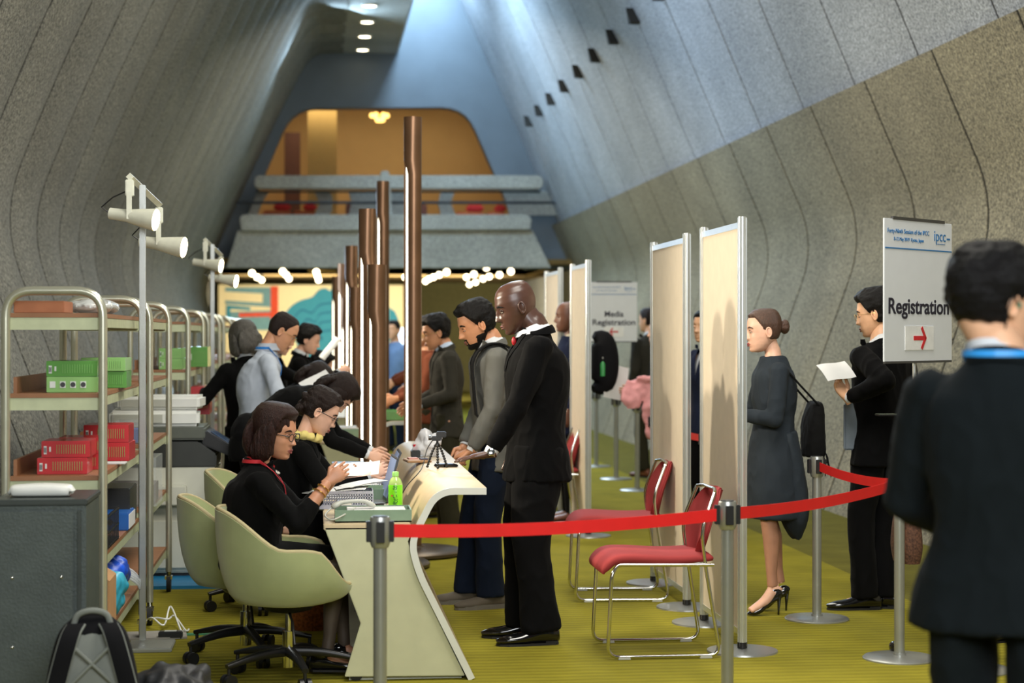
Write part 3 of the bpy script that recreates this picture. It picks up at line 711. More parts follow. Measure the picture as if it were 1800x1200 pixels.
def shell_chair(x, y, rz, label, base=True):
    t = thing('shell_task_chair', label, 'office chair', (x, y, 0), rz, 'sage green shell chairs')
    rows = []; NA, NV = 44, 12
    for i in range(NA):
        th = 2*PI*i/NA; c_ = math.cos(th); s_ = math.sin(th)      # 0 = front (+y)
        fr = smst(.50, 1.0, c_); bk_ = smst(.05, 1.0, -c_)
        zr = .60*(1-fr)+.43*fr+.165*bk_-.02*smst(.2, .75, c_)*(1-fr)
        ry = .258 if c_ > 0 else .265+.045*bk_; rx = .295
        r = []
        for j in range(NV+1):
            v = j/NV
            if v < .5: q = v/.5; rad_ = .72*q; zz = .345+.022*q*q
            else: q = (v-.5)/.5; rad_ = .72+.28*math.sin(q*PI/2)**(.9); zz = .367+(zr-.367)*(.35*q+.65*q*q)
            if c_ > .5: rad_ = rad_*(1+.06*fr*q if v > .5 else 1)
            r.append(Vector((s_*rx*rad_, c_*ry*rad_, zz)))
        rows.append(r)
    rows.append([p.copy() for p in rows[0]])
    mb = MB(); mb.sheet(rows, .026); o = mb.build('shell', SHELLM, t, True)
    MB().tube([r[-1]+Vector((0,0,.002)) for r in rows[:-1]], .010, 10, True).build('rim_welt', SHELLE, o, True)
    MB().lathe([(0,.335),(.12,.335),(.10,.315),(.035,.30),(0,.30)]).build('swivel_plate', BLACKP, t, True)
    MB().cyl((0,0,.20), (0,0,.31), .015).build('gas_lift', CHROME, t, True)
    MB().cyl((0,0,.06), (0,0,.22), .027).build('column', CHROME, t, True)
    MB().tube([(.03,0,.31),(.2,.02,.29),(.26,.03,.20)], .006, 8).build('lever', BLACKP, t, True)
    for k in range(5):
        a = 2*PI*k/5+.25; d = Vector((math.cos(a), math.sin(a), 0))
        MB().loft([tuple(d*.02+Vector((0,0,.13))), tuple(d*.15+Vector((0,0,.125))), tuple(d*.31+Vector((0,0,.095)))], [(.024,.022),(.02,.018),(.015,.010)], (-d.y, d.x, 0), 12, 3, .6).build('base_arm', BLACKP, t, 50)
        p = d*.30; cs = MB(); q = Vector((-d.y, d.x, 0))
        for s_ in (-1, 1): cs.cyl(p+q*s_*.008+Vector((0,0,.03)), p+q*s_*.026+Vector((0,0,.03)), .03, n=18)
        cs.cyl(p+Vector((0,0,.03)), p+Vector((0,0,.09)), .008); cs.build('caster', BLACKP, t, 40)
    return t
shell_chair(-.12, 8.12, -PI/2, 'nearest sage green shell chair on a five-star base')
shell_chair(-.33, 8.72, -PI/2+.05, 'second sage green shell chair, just behind the nearest one')
shell_chair(-.30, 10.3, -PI/2-.2, 'third shell chair with beige rim, behind the seated woman in front')
# ================================================================ BELT BARRIERS
def stanchion(x, y, label, outs=()):
    t = thing('belt_post', label, 'barrier post', (x, y, 0), 0, 'steel belt barrier posts')
    MB().cyl((0,0,.01), (0,0,.78), .0245, n=24).build('post', STEEL, t, True)
    m = MB(); m.lathe([(0,.765),(.030,.765),(.036,.78),(.036,.868),(.033,.876),(0,.876)]); o = m.build('belt_head', STEEL, t, 40)
    m = MB(); m.lathe([(0,.87),(.027,.87),(.027,.879),(0,.879)]); m.build('top_cap', BLACKP, o)
    for k in range(4):
        a = k*PI/2; c = Vector((math.cos(a)*.041, math.sin(a)*.041, .823)); MB().box(c, (.018,.03,.075) , Matrix.Rotation(a, 3, 'Z')).build('belt_slot', BLACKP, o, False, .002)
    m = MB(); m.lathe([(0,0),(.172,0),(.172,.006),(.165,.012),(.03,.02),(.03,.03),(0,.03)], n=44); m.build('base_disc', STEEL, t, 40)
    return t
SP = {}
def sp(k, x, y, label): SP[k] = (x, y); stanchion(x, y, label)
sp('a', .23, 6.56, 'steel belt post in the left foreground, in front of the counter')
sp('b', 1.61, 7.03, 'steel belt post in the middle foreground, by the nearest red chair')
sp('c', 2.68, 9.56, 'steel belt post standing between the bun woman and the man reading')
sp('d', 2.74, 8.35, 'steel belt post under the Registration sign, half hidden by the foreground man')
q = G(1609, 1200); sp('e', 2.98, 8.03, 'steel belt post behind the foreground man, lowest right base')
for k, (a, b, lab) in enumerate([(1048,820,'far belt post nearest the concrete wall'),(1083,842,'far belt post under the media sign'),(1120,862,'far belt post beside the pink coat'),
                                 (1150,918,'belt post close behind the second partition'),(1241,985,'belt post seen between the two nearest partitions')]):
    q = G(a, b); sp('f%d' % k, q.x, q.y, lab)
def belt(a, b, label, sag=.02):
    (x0, y0), (x1, y1) = SP[a], SP[b]; d = Vector((x1-x0, y1-y0, 0)); L_ = d.length; d.normalize(); n = 24; g = []
    for i in range(n+1):
        t_ = i/n; s_ = .05+(L_-.10)*t_; p = Vector((x0, y0, 0))+d*s_; z = .823-4*sag*t_*(1-t_); g.append([p+Vector((0,0,z-.024)), p+Vector((0,0,z)), p+Vector((0,0,z+.024))])
    o = MB().sheet(g, .002).build('barrier_belt', REDBELT); tag(o, label, 'barrier belt', 'red barrier belts'); return o
belt('a', 'b', 'red barrier belt stretched across the middle foreground')
belt('b', 'd', 'red barrier belt running from the middle post to the sign post at right')
belt('c', 'd', 'short red barrier belt from the back post to the sign post')
belt('f3', 'f4', 'red barrier belt glimpsed between the partitions')
# ================================================================ SIGNS
INK = M('black_ink', (22,20,40), .6); BLUEI = M('blue_ink', (40,110,165), .6); REDI = M('red_ink', (196,30,40), .6); SIGNW = M('sign_white', (214,217,220), .5, var=.02)
def sign(x, y, z0, ang, W_, H_, pz, label, lines, arrow, hdr):
    t = thing('standing_sign', label, 'sign', (x, y, 0), ang)
    MB().box((0,0,z0+H_/2), (W_,.008,H_)).build('sign_board', SIGNW, t, False, .002)
    MB().cyl((0,.02,pz), (0,.02,z0+H_), .009).build('sign_pole', STEEL, t, True)
    MB().box((0,0,z0+H_+.004), (W_*.76,.014,.014)).build('top_clip', M('dark_clip', (80,80,80), .4, .5), t)
    MB().box((0,0,z0-.003), (W_*.98,.012,.01)).build('bottom_clip', MATS['dark_clip'], t)
    MB().box((0,-.005,z0+H_*.795), (W_*.98,.002,.006)).build('header_line', BLUEI, t)
    R = (PI/2, 0, 0); f = -.0055
    text('header_text', 'Forty-Ninth Session of the IPCC', W_*.046, BLUEI, t, (-W_*.155, f, z0+H_*.915), R)
    text('header_text', '8-12 May 2019  Kyoto, Japan', W_*.037, BLUEI, t, (-W_*.15, f, z0+H_*.86), R)
    text('logo_text', 'ipcc', W_*.115, BLUEI, t, (W_*.31, f, z0+H_*.90), R)
    MB().box((W_*.33, f, z0+H_*.845), (W_*.12,.001,.003)).build('logo_line', BLUEI, t)
    MB().box((W_*.44, f, z0+H_*.885), (W_*.05,.001,.008)).build('logo_mark', BLUEI, t)
    for s_, zz, sz, sx_ in lines: text('sign_text', s_, sz, INK, t, (0, f, z0+H_*zz), R, sx=sx_, bold=True)
    MB().box((0,-.006,z0+H_*.165), (W_*.42,.003,H_*.17)).build('arrow_sheet', M('white_sheet', (228,228,226), .6), t)
    m = MB(); s_ = arrow; cz = z0+H_*.165; k = W_*.09
    m.box((0,-.0085,cz), (k*2,.002,k*.36))
    for q in (-1, 1): m.box((s_*k*.62,-.009,cz+q*k*.40), (k*1.15,.002,k*.30), Matrix.Rotation(s_*q*.95*1, 3, 'Y'))
    m.build('arrow', REDI, t)
    return t
a0 = P(1553, 500, 8.15); a1 = P(1672, 500, 8.62)
sc_ = sign((a0.x+a1.x)/2, (a0.y+a1.y)/2, 1.408, math.atan2(a1.y-a0.y, a1.x-a0.x), (a1-a0).length, .645, .86, 'white Registration sign with red arrow pointing right, on a belt post', [('Registration', .385, .100, 1.17)], 1, True)
q = P(1079, 548, 19.2)
sign(q.x, q.y, CAMH+(588-600)/3200*19.2, -.03, .495, .625, .86, 'white Media Registration sign with red arrow pointing left, in the background', [('Media', .46, .085, 1.0), ('Registration', .32, .085, 1.12)], -1, True)
# ================================================================ PEOPLE
V = Vector
def lerp(tab, z):
    """tab: rows (z, a, b, c) descending"""
    if z >= tab[0][0]: return tab[0][1:]
    for p, q in zip(tab, tab[1:]):
        if z >= q[0]:
            t = (p[0]-z)/(p[0]-q[0]); t = t*t*(3-2*t)*.35+t*.65
            return tuple(a*(1-t)+b*t for a, b in zip(p[1:], q[1:]))
    return tab[-1][1:]
HT = [(.120,.005,-.025,.004),(.117,.030,-.050,.030),(.108,.052,-.072,.048),(.090,.072,-.088,.063),(.065,.086,-.097,.072),(.035,.0925,-.101,.0755),
      (.010,.090,-.100,.0755),(-.010,.0865,-.095,.074),(-.03,.088,-.086,.071),(-.05,.0885,-.072,.066),(-.07,.088,-.05,.060),(-.09,.084,-.028,.051),(-.105,.082,-.008,.040),(-.115,.074,.008,.026),(-.120,.05,.02,.008)]
def bump(x, z, f=1.0):
    g = lambda a, s: math.exp(-(a/s)**2)
    b = .004*g(z-.026, .010)*g(abs(x)-.022, .025)                     # brow
    b -= .0065*g(z-.004, .014)*g(abs(x)-.031, .015)                    # eye socket
    b += .004*g(z-.002, .008)*g(abs(x)-.031, .012)                     # lid
    nz = 0
    if z < .03: nz = .0235*g(z+.034, .023)+.009*g(z+.002, .016)
    if z < -.040: nz *= max(0, 1-(-.040-z)/.010)
    b += f*nz*g(x, .010+.006*g(z+.036, .014))
    b += .008*f*g(z+.037, .008)*g(abs(x)-.012, .006)                   # nostril wings
    b += .0085*g(z+.064, .007)*g(x, .020)+.0085*g(z+.078, .007)*g(x, .017)-.004*g(z+.0705, .0025)*g(x, .022)
    b += .005*g(z+.104, .012)*g(x, .018)-.003*g(z+.088, .007)*g(x, .02)
    b += .003*g(z+.03, .02)*g(abs(x)-.042, .016)
    return b
def headmesh(off=None, rows=46, cols=72, nose=1.0):
    rs = []
    for i in range(rows+1):
        z = .120-.240*(i/rows); F, B, W = lerp(HT, z); r = []
        if i == 0: F, B, W = -.008, -.012, .001
        if i == rows: F, B, W = .036, .034, .001
        c = (F+B)/2; h = (F-B)/2
        for k in range(cols):
            t = k/cols*2*PI; ph = t-.45*math.sin(t)                    # dense in front (ph = 0)
            s, co = math.sin(ph), math.cos(ph)
            x = W*math.copysign(abs(s)**.92, s); y = c+h*math.copysign(abs(co)**.95, co)
            if co > 0 and W > .01: y += bump(x, z, nose)*min(1, co*2.2)
            p = V((x, y, z))
            if off:
                n = V((x*1.1, y-.0, (z-.02)*1.0)); n.normalize(); p = p+n*off(x, y, z)
            r.append(p)
        rs.append(r)
    return rs
def smst(a, b, x): t = max(0, min(1, (x-a)/(b-a))); return t*t*(3-2*t)
def hairmask(x, y, z, hl=.078, side=.018, nape=-.065):
    """positive where hair grows"""
    front = z-(hl-.55*max(0, .07-y)*0)                                # forehead line
    fr = z-hl+max(0, (.055-y))*1.6
    if y < side: 
        lo = nape+max(0, (y+.02))*1.7 if y > -.02 else nape
        return min(fr+.03, (z-lo))
    return fr if y > side+.012 else min(fr, z-(-.005))
def hand(a, d, n, lat, curl=.5, s=1.0, spread=1.0, thumb=.5, curls=None):
    """a wrist, d finger direction, n palm-side normal, lat toward the thumb"""
    mb = MB(); d = V(d).normalized(); n = (V(n)-d*V(n).dot(d)).normalized(); l = n.cross(d)
    if l.dot(V(lat)) < 0: l = -l
    a = V(a)
    mb.loft([a-d*.03*s, a, a+d*.03*s, a+d*.07*s, a+d*.095*s], [(.026*s,.021*s),(.027*s,.019*s),(.036*s,.017*s),(.042*s,.0145*s),(.036*s,.009*s)], l, 16, 3, .85)
    mb.ell(a+d*.035*s+l*.022*s+n*.006*s, (.018*s,.018*s,.016*s), n=12, m=8)
    for i, (o, ln) in enumerate(((.031,.070),(.0105,.079),(-.0105,.073),(-.030,.058))):
        p = a+d*(.088-.004*abs(i-1))*s+l*o*s; dd = (d+l*o*2.6*spread*.4).normalized(); cu = (curls[i] if curls else curl*(1+.12*i)); pts = [p-d*.012*s, p]; ax = dd.cross(n)
        ang = 0
        for j, f in enumerate((.45,.31,.24)):
            ang += cu*(.55 if j == 0 else .75); q = dd*math.cos(ang)+n*math.sin(ang); p = p+q*ln*f*s; pts.append(p)
        mb.tube(fillet(pts, .006, 3), [.0088*s]*1+[.0088*s]*3+[.0083*s]*4+[.0075*s]*(len(fillet(pts, .006, 3))-9)+[.006*s], 10)
        mb.ell(pts[-1], (.0062*s,)*3, n=8, m=6)
    p = a+d*.028*s+l*.026*s; t1 = (d*.62+l*.70+n*.35*thumb).normalized(); t2 = (d*.85+l*(.35-.5*thumb)+n*.5*thumb).normalized()
    pts = [p-t1*.012*s, p+t1*.036*s, p+t1*.036*s+t2*.028*s, p+t1*.036*s+t2*.050*s]
    mb.tube(pts, [.014*s,.0115*s,.0098*s,.007*s], 10); mb.ell(pts[-1], (.0072*s,)*3, n=8, m=6)
    return mb
def ik(a, b, l1, l2, hint):
    a, b = V(a), V(b); d = b-a; L_ = d.length
    if L_ > (l1+l2)*.995: b = a+d*((l1+l2)*.995/L_); d = b-a; L_ = d.length
    t = (l1*l1-l2*l2+L_*L_)/(2*L_); h = math.sqrt(max(0, l1*l1-t*t)); u = d/L_
    k = V(hint)-u*V(hint).dot(u); k.normalize(); return a+u*t+k*h, b
def fold(amp, f=9, seed=0):
    o = V((seed*3.1, seed*1.7, seed*2.3))
    def g(p):
        q = V((p.x*f+o.x, p.y*f+o.y, p.z*f*.55+o.z)); a = noise.noise(q); r = 1-abs(noise.noise(q*1.7+V((5,2,1))))*2
        return amp*(a*.9+.55*r*abs(r))
    return g
def join(*mbs):
    r = MB()
    for m in mbs: r.add(m.v, m.f)
    return r
SKIN = {}
def skin(key, rgb, rough=.45):
    if key not in SKIN: SKIN[key] = M('skin_'+key, rgb, rough, var=.10, scale=18, bump=.04, bscale=300)
    return SKIN[key]
def cloth(key, rgb, rough=.85, **k): return M('cloth_'+key, rgb, rough, var=k.pop('var', .08), bump=.12, bscale=420, sheen=k.pop('sheen', .02), spec=.08, **k)
HAIRB = M('black_hair', (12,10,10), .5, spec=.2, var=.4, scale=60, bump=.6, bscale=120, stretch=(3,3,.6)); HAIRD = M('dark_brown_hair', (30,18,14), .48, spec=.25, var=.4, scale=60, bump=.6, bscale=120, stretch=(3,3,.6))
HAIRR = M('reddish_brown_hair', (40,20,15), .48, spec=.25, var=.45, scale=50, bump=.6, bscale=120, stretch=(3,3,.6)); HAIRM = M('brown_hair', (78,54,42), .4, var=.35, scale=60, bump=.6, bscale=120, stretch=(3,3,.6)); HAIRG = M('greying_hair', (72,68,62), .5, var=.5, scale=70, bump=.6, bscale=120, stretch=(3,3,.6))
def person(loc, rz, H, label, pose=None, skinm=None, hair=None, hairm=HAIRB, top='suit', topm=None, legs='trousers', legm=None, shoes='dress', shoem=None,
           shirt=True, shirtm=None, tie=None, fine=0, female=False, glasses=False, lanyard=None, collarm=None, girth=1.0, hem=None, extras=None, nose=1.0, beard=False, sleeve=1.0, seed=1, group=None, sides=(-1, 1), legwear=None):
    pose = pose or {}; s = H/1.75; loc = V(loc); Rz = Matrix.Rotation(rz, 3, 'Z'); Ri = Rz.inverted()
    t = thing('person', label, 'person', loc, rz)
    if group: t['group'] = group
    g = lambda k, dflt: V(pose[k+'_w']) if False else ((Ri @ (V(pose[k+'w'])-loc)) if k+'w' in pose else (V(pose[k]) if k in pose else V(dflt)*s))
    fem = .92 if female else 1.0
    pel = g('pelvis', (0,0,.94)); che = g('chest', pel/s+V((0,.005,.34))) ; nek = g('neck', che/s+V((0,-.005,.215))); hd = g('head', nek/s+V((0,.04,.142)))
    yaw = math.radians(pose.get('hyaw', 0)); pit = math.radians(pose.get('hpitch', 0)); rol = math.radians(pose.get('hroll', 0)); tyaw = math.radians(pose.get('tyaw', 0))
    HM = Matrix.Translation(hd) @ (Matrix.Rotation(yaw, 4, 'Z') @ Matrix.Rotation(pit, 4, 'X') @ Matrix.Rotation(rol, 4, 'Y')) @ Matrix.Scale(s**.5*(1.045 if not female else 1.0), 4)
    lat = V((math.cos(tyaw), math.sin(tyaw), 0)); fwd = V((-math.sin(tyaw), math.cos(tyaw), 0))
    spine = (nek-pel).normalized(); up = spine
    sh = {}; shw = .178*s*fem
    for sd in (-1, 1): sh[sd] = nek-up*.092*s+lat*sd*shw+V(pose.get('shoff'+('l' if sd < 0 else 'r'), (0,0,0)))
    arms = {}
    for sd in (-1, 1):
        k = 'l' if sd < 0 else 'r'
        wr = g(k+'h', tuple((sh[sd]+V((sd*.03, .06, -.50*s)))/s)) if (k+'h' in pose or k+'hw' in pose) else sh[sd]+V((sd*.03, .05, -.53*s))
        el, wr = ik(sh[sd], wr, .295*s, .262*s, pose.get(k+'e', (sd*.5, -1, -.5))); arms[sd] = (el, wr)
    legsj = {}; ank = .085*s
    for sd in (-1, 1):
        k = 'l' if sd < 0 else 'r'; hip = pel+lat*sd*.092*s-V((0,0,.03*s)); ft = g(k+'f', (sd*.10,-.02,0)); 
        heel = pose.get('heel', 0)
        an = ft+V((0,0,ank+heel)); LL = .435*s if pose.get('sit') else min(.46*s, (hip-an).length*.5015); kn, an2 = ik(hip, an, LL, LL, pose.get(k+'k', (0,1,.1))); legsj[sd] = (hip, kn, an, ft)
    vx = .006 if fine == 2 else (.008 if fine else .013); vc = .0095 if fine == 2 else (.012 if fine else .018)
    sm = skinm
    # ---- body
    core = MB(); G_ = girth
    core.loft([pel-up*.06*s, pel+up*.05*s, pel+(che-pel)*.5, che, nek-up*.07*s, nek-up*.02*s], [(.13*s*fem,.09*s*G_),(.135*s*fem,.09*s*G_),(.115*s*fem,.085*s*G_),(.13*s*fem,.09*s*G_),(.095*s*fem,.065*s),(.055*s,.050*s)], lat, 20, 3)
    hb = HM @ V((0,-.03,-.055)); nw = .055*s*(.82 if female else 1.0)*pose.get('nw', 1)
    core.loft([nek-up*.05*s, nek+up*.01*s, nek*.45+hb*.55, hb+(hb-nek).normalized()*.035], [(nw*1.35,nw*1.2),(nw*1.08,nw*1.05),(nw,nw),(nw*.95,nw)], lat, 18, 3)
    for sd in (-1, 1):
        el, wr = arms[sd]; 
        core.tube([sh[sd], sh[sd]*.5+el*.5, el], [.024*s,.034*s,.035*s], 12); core.tube([el, el*.7+wr*.3, wr], [.039*s,.040*s,.0245*s*fem], 12); core.ell(sh[sd], (.024*s,)*3, n=10, m=8)
        hip, kn, an, ft = legsj[sd]; c_ = (kn+an)*.5
        bk = V((0,-.012*s,0))
        core.tube([hip, hip*.5+kn*.5, kn, kn*.68+an*.32+bk, an*.8+kn*.2, an], [.078*s*fem,.068*s*fem,.050*s*fem,.052*s*fem,.033*s*fem,.032*s*fem], 14)
        core.ell(kn, (.05*s*fem,)*3, n=10, m=8); fy = math.radians(pose.get(('l' if sd < 0 else 'r')+'fy', sd*-6)); fd = V((-math.sin(fy), math.cos(fy), 0))
        core.loft([an-V((0,0,.02)), ft+fd*.05*s+V((0,0,.045*s+pose.get('heel', 0)*.45)), ft+fd*.14*s+V((0,0,.028*s))], [(.03*s,.034*s),(.034*s,.03*s),(.034*s,.018*s)], V((fd.y,-fd.x,0)), 12, 3)
    body = remesh(core, vx, 3)
    rr, cc = (46, 72) if fine else (34, 48)
    hm = MB(); hm.T = HM; hm.rings(headmesh(None, rr, cc, nose))
    for sd in (-1, 1):
        R = Matrix.Rotation(sd*.35, 3, 'Z') @ Matrix.Rotation(.2, 3, 'X')
        e = MB(); e.T = HM; e.tube([(sd*(.080+.004*max(0,-math.cos(a))),-.012+.0145*math.cos(a)*(1-.25*(a>4.0)),-.008+.027*math.sin(a)) for a in [k*2*PI/16 for k in range(16)]], .0045, 8, True); e.ell((sd*.077,-.012,-.008), (.0045,.014,.025), R); e.ell((sd*.078,-.008,-.030), (.005,.008,.009), R, 10, 8)
        e.ell((sd*.031,.0750,.0040), (.0138,.0122,.0095), None, 18, 12)
        hm.v, hm.f = join(hm, e).v, join(hm, e).f
    allm = [body, hm]
    for sd in (-1, 1):
        k = 'l' if sd < 0 else 'r'; el, wr = arms[sd]; fdir = (wr-el).normalized()
        hd_ = Ri @ V(pose[k+'dw']) if k+'dw' in pose else V(pose.get(k+'d', fdir)); hn = Ri @ V(pose[k+'nw']) if k+'nw' in pose else V(pose.get(k+'n', (-sd, 0, -.2)))
        th_ = Ri @ V(pose[k+'tw']) if k+'tw' in pose else V(pose.get(k+'t', (-sd*.3, 1, .3)))
        h_ = hand(wr, hd_, hn, th_, pose.get(k+'c', .45), s*(.90 if female else 1.0), thumb=pose.get(k+'th', .5))
        allm.append(remesh(h_, .0028 if fine else .0045, 2) if fine else h_)
    o = join(*allm).build('body', sm, t, True, fix=True)
    # ---- face details
    def hp(x, y, z): return HM @ V((x, y, z))
    if fine:
        m = MB(); m.T = HM
        for sd in (-1, 1): m.ell((sd*.031, .0755, .000), (.0115, .0098, .0070), n=16, m=12)
        m.build('eyes', M('eye_white', (215,205,195), .25), t, True)
        m = MB(); m.T = HM
        for sd in (-1, 1): m.ell((sd*.031, .0830, -.002), (.0050, .0030, .0045), n=12, m=8)
        m.build('irises', M('dark_iris', (30,18,12), .2), t, True)
        m = MB(); m.T = HM
        for sd in (-1, 1):
            m.loft([(sd*.013,.089,.020),(sd*.028,.089,.027),(sd*.042,.082,.026),(sd*.053,.071,.019)], [(.002,.002),(.0035,.0045),(.003,.004),(.001,.001)], (0,1,0), 8, 3)
            m.loft([(sd*.018,.083,.004),(sd*.031,.0865,.0095),(sd*.044,.079,.005)], [(.001,.001),(.0022,.0012),(.001,.001)], (0,1,0), 8, 3)
        m.build('eyebrows', hairm if hair != 'bald' else HAIRB, t, True)
        lipc = tuple(c*.85 for c in (pose.get('lip') or (150,80,72))); m = MB(); m.T = HM
        m.loft([(-.022,.083,-.0705),(-.011,.0925,-.0655),(0,.0955,-.067),(.011,.0925,-.0655),(.022,.083,-.0705)], [(.001,.001),(.0045,.004),(.005,.0045),(.0045,.004),(.001,.001)], (0,0,1), 10, 3)
        m.loft([(-.019,.084,-.073),(0,.0945,-.0775),(.019,.084,-.073)], [(.001,.001),(.005,.005),(.001,.001)], (0,0,1), 10, 3)
        m.build('lips', M('lips_%d_%d' % (lipc[0], lipc[1]), lipc, .4), t, True)
    if beard:
        def bo(x, y, z):
            a = smst(-.035, -.060, z)*smst(-.055, -.02, y)
            if z > -.085 and y > .035 and abs(x) > .026: a *= .45
            if abs(x) < .02 and -.080 < z < -.062 and y > .07: a *= .2
            if z > -.050 and y > .03: a = 0
            return -.004+.0070*a
        m = MB(); m.T = HM; m.rings(headmesh(bo, 46, 72, .9)); m.build('beard', hairm, t, True)
    if glasses:
        m = MB(); m.T = HM; gr = .0012 if glasses == 'thin' else .0022
        for sd in (-1, 1):
            m.tube([(sd*.032+.024*math.cos(a*PI/8)*1.05, .103-.004*abs(math.cos(a*PI/8)), -.003+.018*math.sin(a*PI/8)) for a in range(16)], gr, 6, True)
            m.tube([(sd*.056,.100,.004),(sd*.078,.08,.006),(sd*.083,.02,.004),(sd*.083,-.012,.002),(sd*.08,-.03,-.02)], gr, 6)
        m.tube([(-.009,.104,.002),(0,.108,.005),(.009,.104,.002)], gr, 6)
        m.build('glasses', M('gold_wire', (190,160,100), .3, .9) if glasses == 'thin' else BLACKP, t, True)
    # ---- hair
    if hair and hair != 'bald':
        hl = {'short':.070,'receding':.088,'curly':.072,'bob':.074,'bun':.076,'updo':.072,'long':.074,'thick':.070}[hair]; T_ = {'short':.013,'receding':.007,'curly':.024,'bob':.030,'bun':.011,'updo':.020,'long':.016,'thick':.029}[hair]
        nape = -.055 if hair not in ('bob','long') else -.09; side = .018 if hair not in ('bob','long','updo') else .045
        def ho(x, y, z):
            mk = hairmask(x, y, z, hl, side, nape); a = smst(-.004, .014, mk)
            ear = 1-math.exp(-((y+.005)/.020)**2-((z+.012)/.032)**2)*(1 if hair in ('short','receding','curly','thick','bun','updo') else 0)*min(1, abs(x)/.06)
            topf = .55+.45*smst(-.05, .06, z)
            nn = 0
            if hair in ('curly','updo'): nn = .006*noise.noise(V((x, y, z))*55)+.004*noise.noise(V((x, y, z))*110)
            elif hair == 'thick': nn = .009*noise.noise(V((x, y, z))*36)+.004*noise.noise(V((x, y, z))*90)
            else: nn = .0025*noise.noise(V((x*60, y*60, z*25)))
            return -.006+a*ear*(T_*topf+.006+nn)
        m = MB(); m.T = HM; m.rings(headmesh(ho, 60, 90, 0)); parts = [m]
        if hair in ('bob','long'):
            ex = MB(); ex.T = HM; ln = pose.get('hairlen', -.15)
            for sd in (-1, 1):
                ex.loft([(sd*.058,.030,.08),(sd*.084,.005,.03),(sd*.090,-.012,-.04),(sd*.088,-.018,-.10),(sd*.080,-.006,ln)], [(.03,.026),(.046,.026),(.058,.026),(.060,.026),(.036,.016)], (0,1,0), 14, 4)
            ex.loft([(0,-.08,.07),(0,-.108,.0),(0,-.105,-.07),(0,-.085,ln+.01)], [(.06,.034),(.095,.034),(.098,.038),(.075,.026)], (1,0,0), 18, 4)
            ex.ell((0,-.018,.052), (.094,.106,.094)); 
            q = remesh(ex, .005 if fine else .010, 2, lambda p: .007*noise.noise(V((p.x*45, p.y*45, p.z*8)))+.003*noise.noise(V((p.x*110, p.y*110, p.z*14)))); parts.append(q)
        if hair == 'bun':
            ex = MB(); ex.T = HM; ex.ell((0,-.125,.015), (.036,.030,.042)); ex.ell((0,-.108,.02), (.03,.025,.03)); parts.append(remesh(ex, .005, 2, lambda p: .004*noise.noise(p*70)))
        if hair == 'updo':
            ex = MB(); ex.T = HM
            for k in range(9):
                a = k*.7; ex.ell((.03*math.cos(a), -.085-.012*(k % 3), -.01+.045*math.sin(a)+.01*(k % 2)), (.03,.028,.026))
            ex.ell((0,-.05,.06), (.07,.06,.05)); parts.append(remesh(ex, .005, 1, lambda p: .006*noise.noise(p*60)))
        join(*parts).build('hair', hairm, t, True)
    # ---- legs clothing
    hemz = (pel-up*.13*s)
    if legs == 'trousers':
        m = MB(); m.ell(pel-up*.02*s, (.158*s*fem,.112*s*G_,.13*s))
        for sd in (-1, 1):
            hip, kn, an, ft = legsj[sd]; ld = (an-kn).normalized(); w0 = pose.get('legw', 1.0)
            m.loft([hip+V((0,0,.04)), hip*.6+kn*.4, kn, kn*.5+an*.5, an-ld*.0+V((0,-.005,-.02))], [(.070*s,.100*s*w0),(.080*s,.095*s*w0),(.068*s,.075*s*w0),(.064*s,.074*s*w0),(.064*s,.080*s*w0)], lat, 18, 4)
        remesh(m, vc, 3, fold(.009*s, 7.5, seed+5)).build('trousers', legm, t, True)
    elif legs == 'skirt':
        m = MB(); h0, k0 = legsj[-1][0], legsj[-1][1]; h1, k1 = legsj[1][0], legsj[1][1]; hc, kc = (h0+h1)/2, (k0+k1)/2
        kl = pose.get('skirt', .92)
        m.loft([pel+up*.10*s, pel, hc*.6+kc*.4, hc*(1-kl)+kc*kl], [(.12*s,.09*s),(.150*s,.11*s),(.150*s,.10*s),(.145*s,.085*s)], lat, 22, 4)
        remesh(m, vc, 3, fold(.004*s, 7, seed+5)).build('skirt', legm, t, True)
        if legwear:
            m = MB()
            for sd in (-1, 1):
                hip, kn, an, ft = legsj[sd]; bk = V((0,-.012*s,0)); m.tube([hip*.4+kn*.6, kn, kn*.68+an*.32+bk, an*.8+kn*.2, an], [.066*s*fem,.053*s*fem,.055*s*fem,.035*s*fem,.0345*s*fem], 16)
                m.ell(kn, (.052*s*fem,)*3, n=12, m=8)
            remesh(m, .007, 3).build('stockings', legwear, t, True)
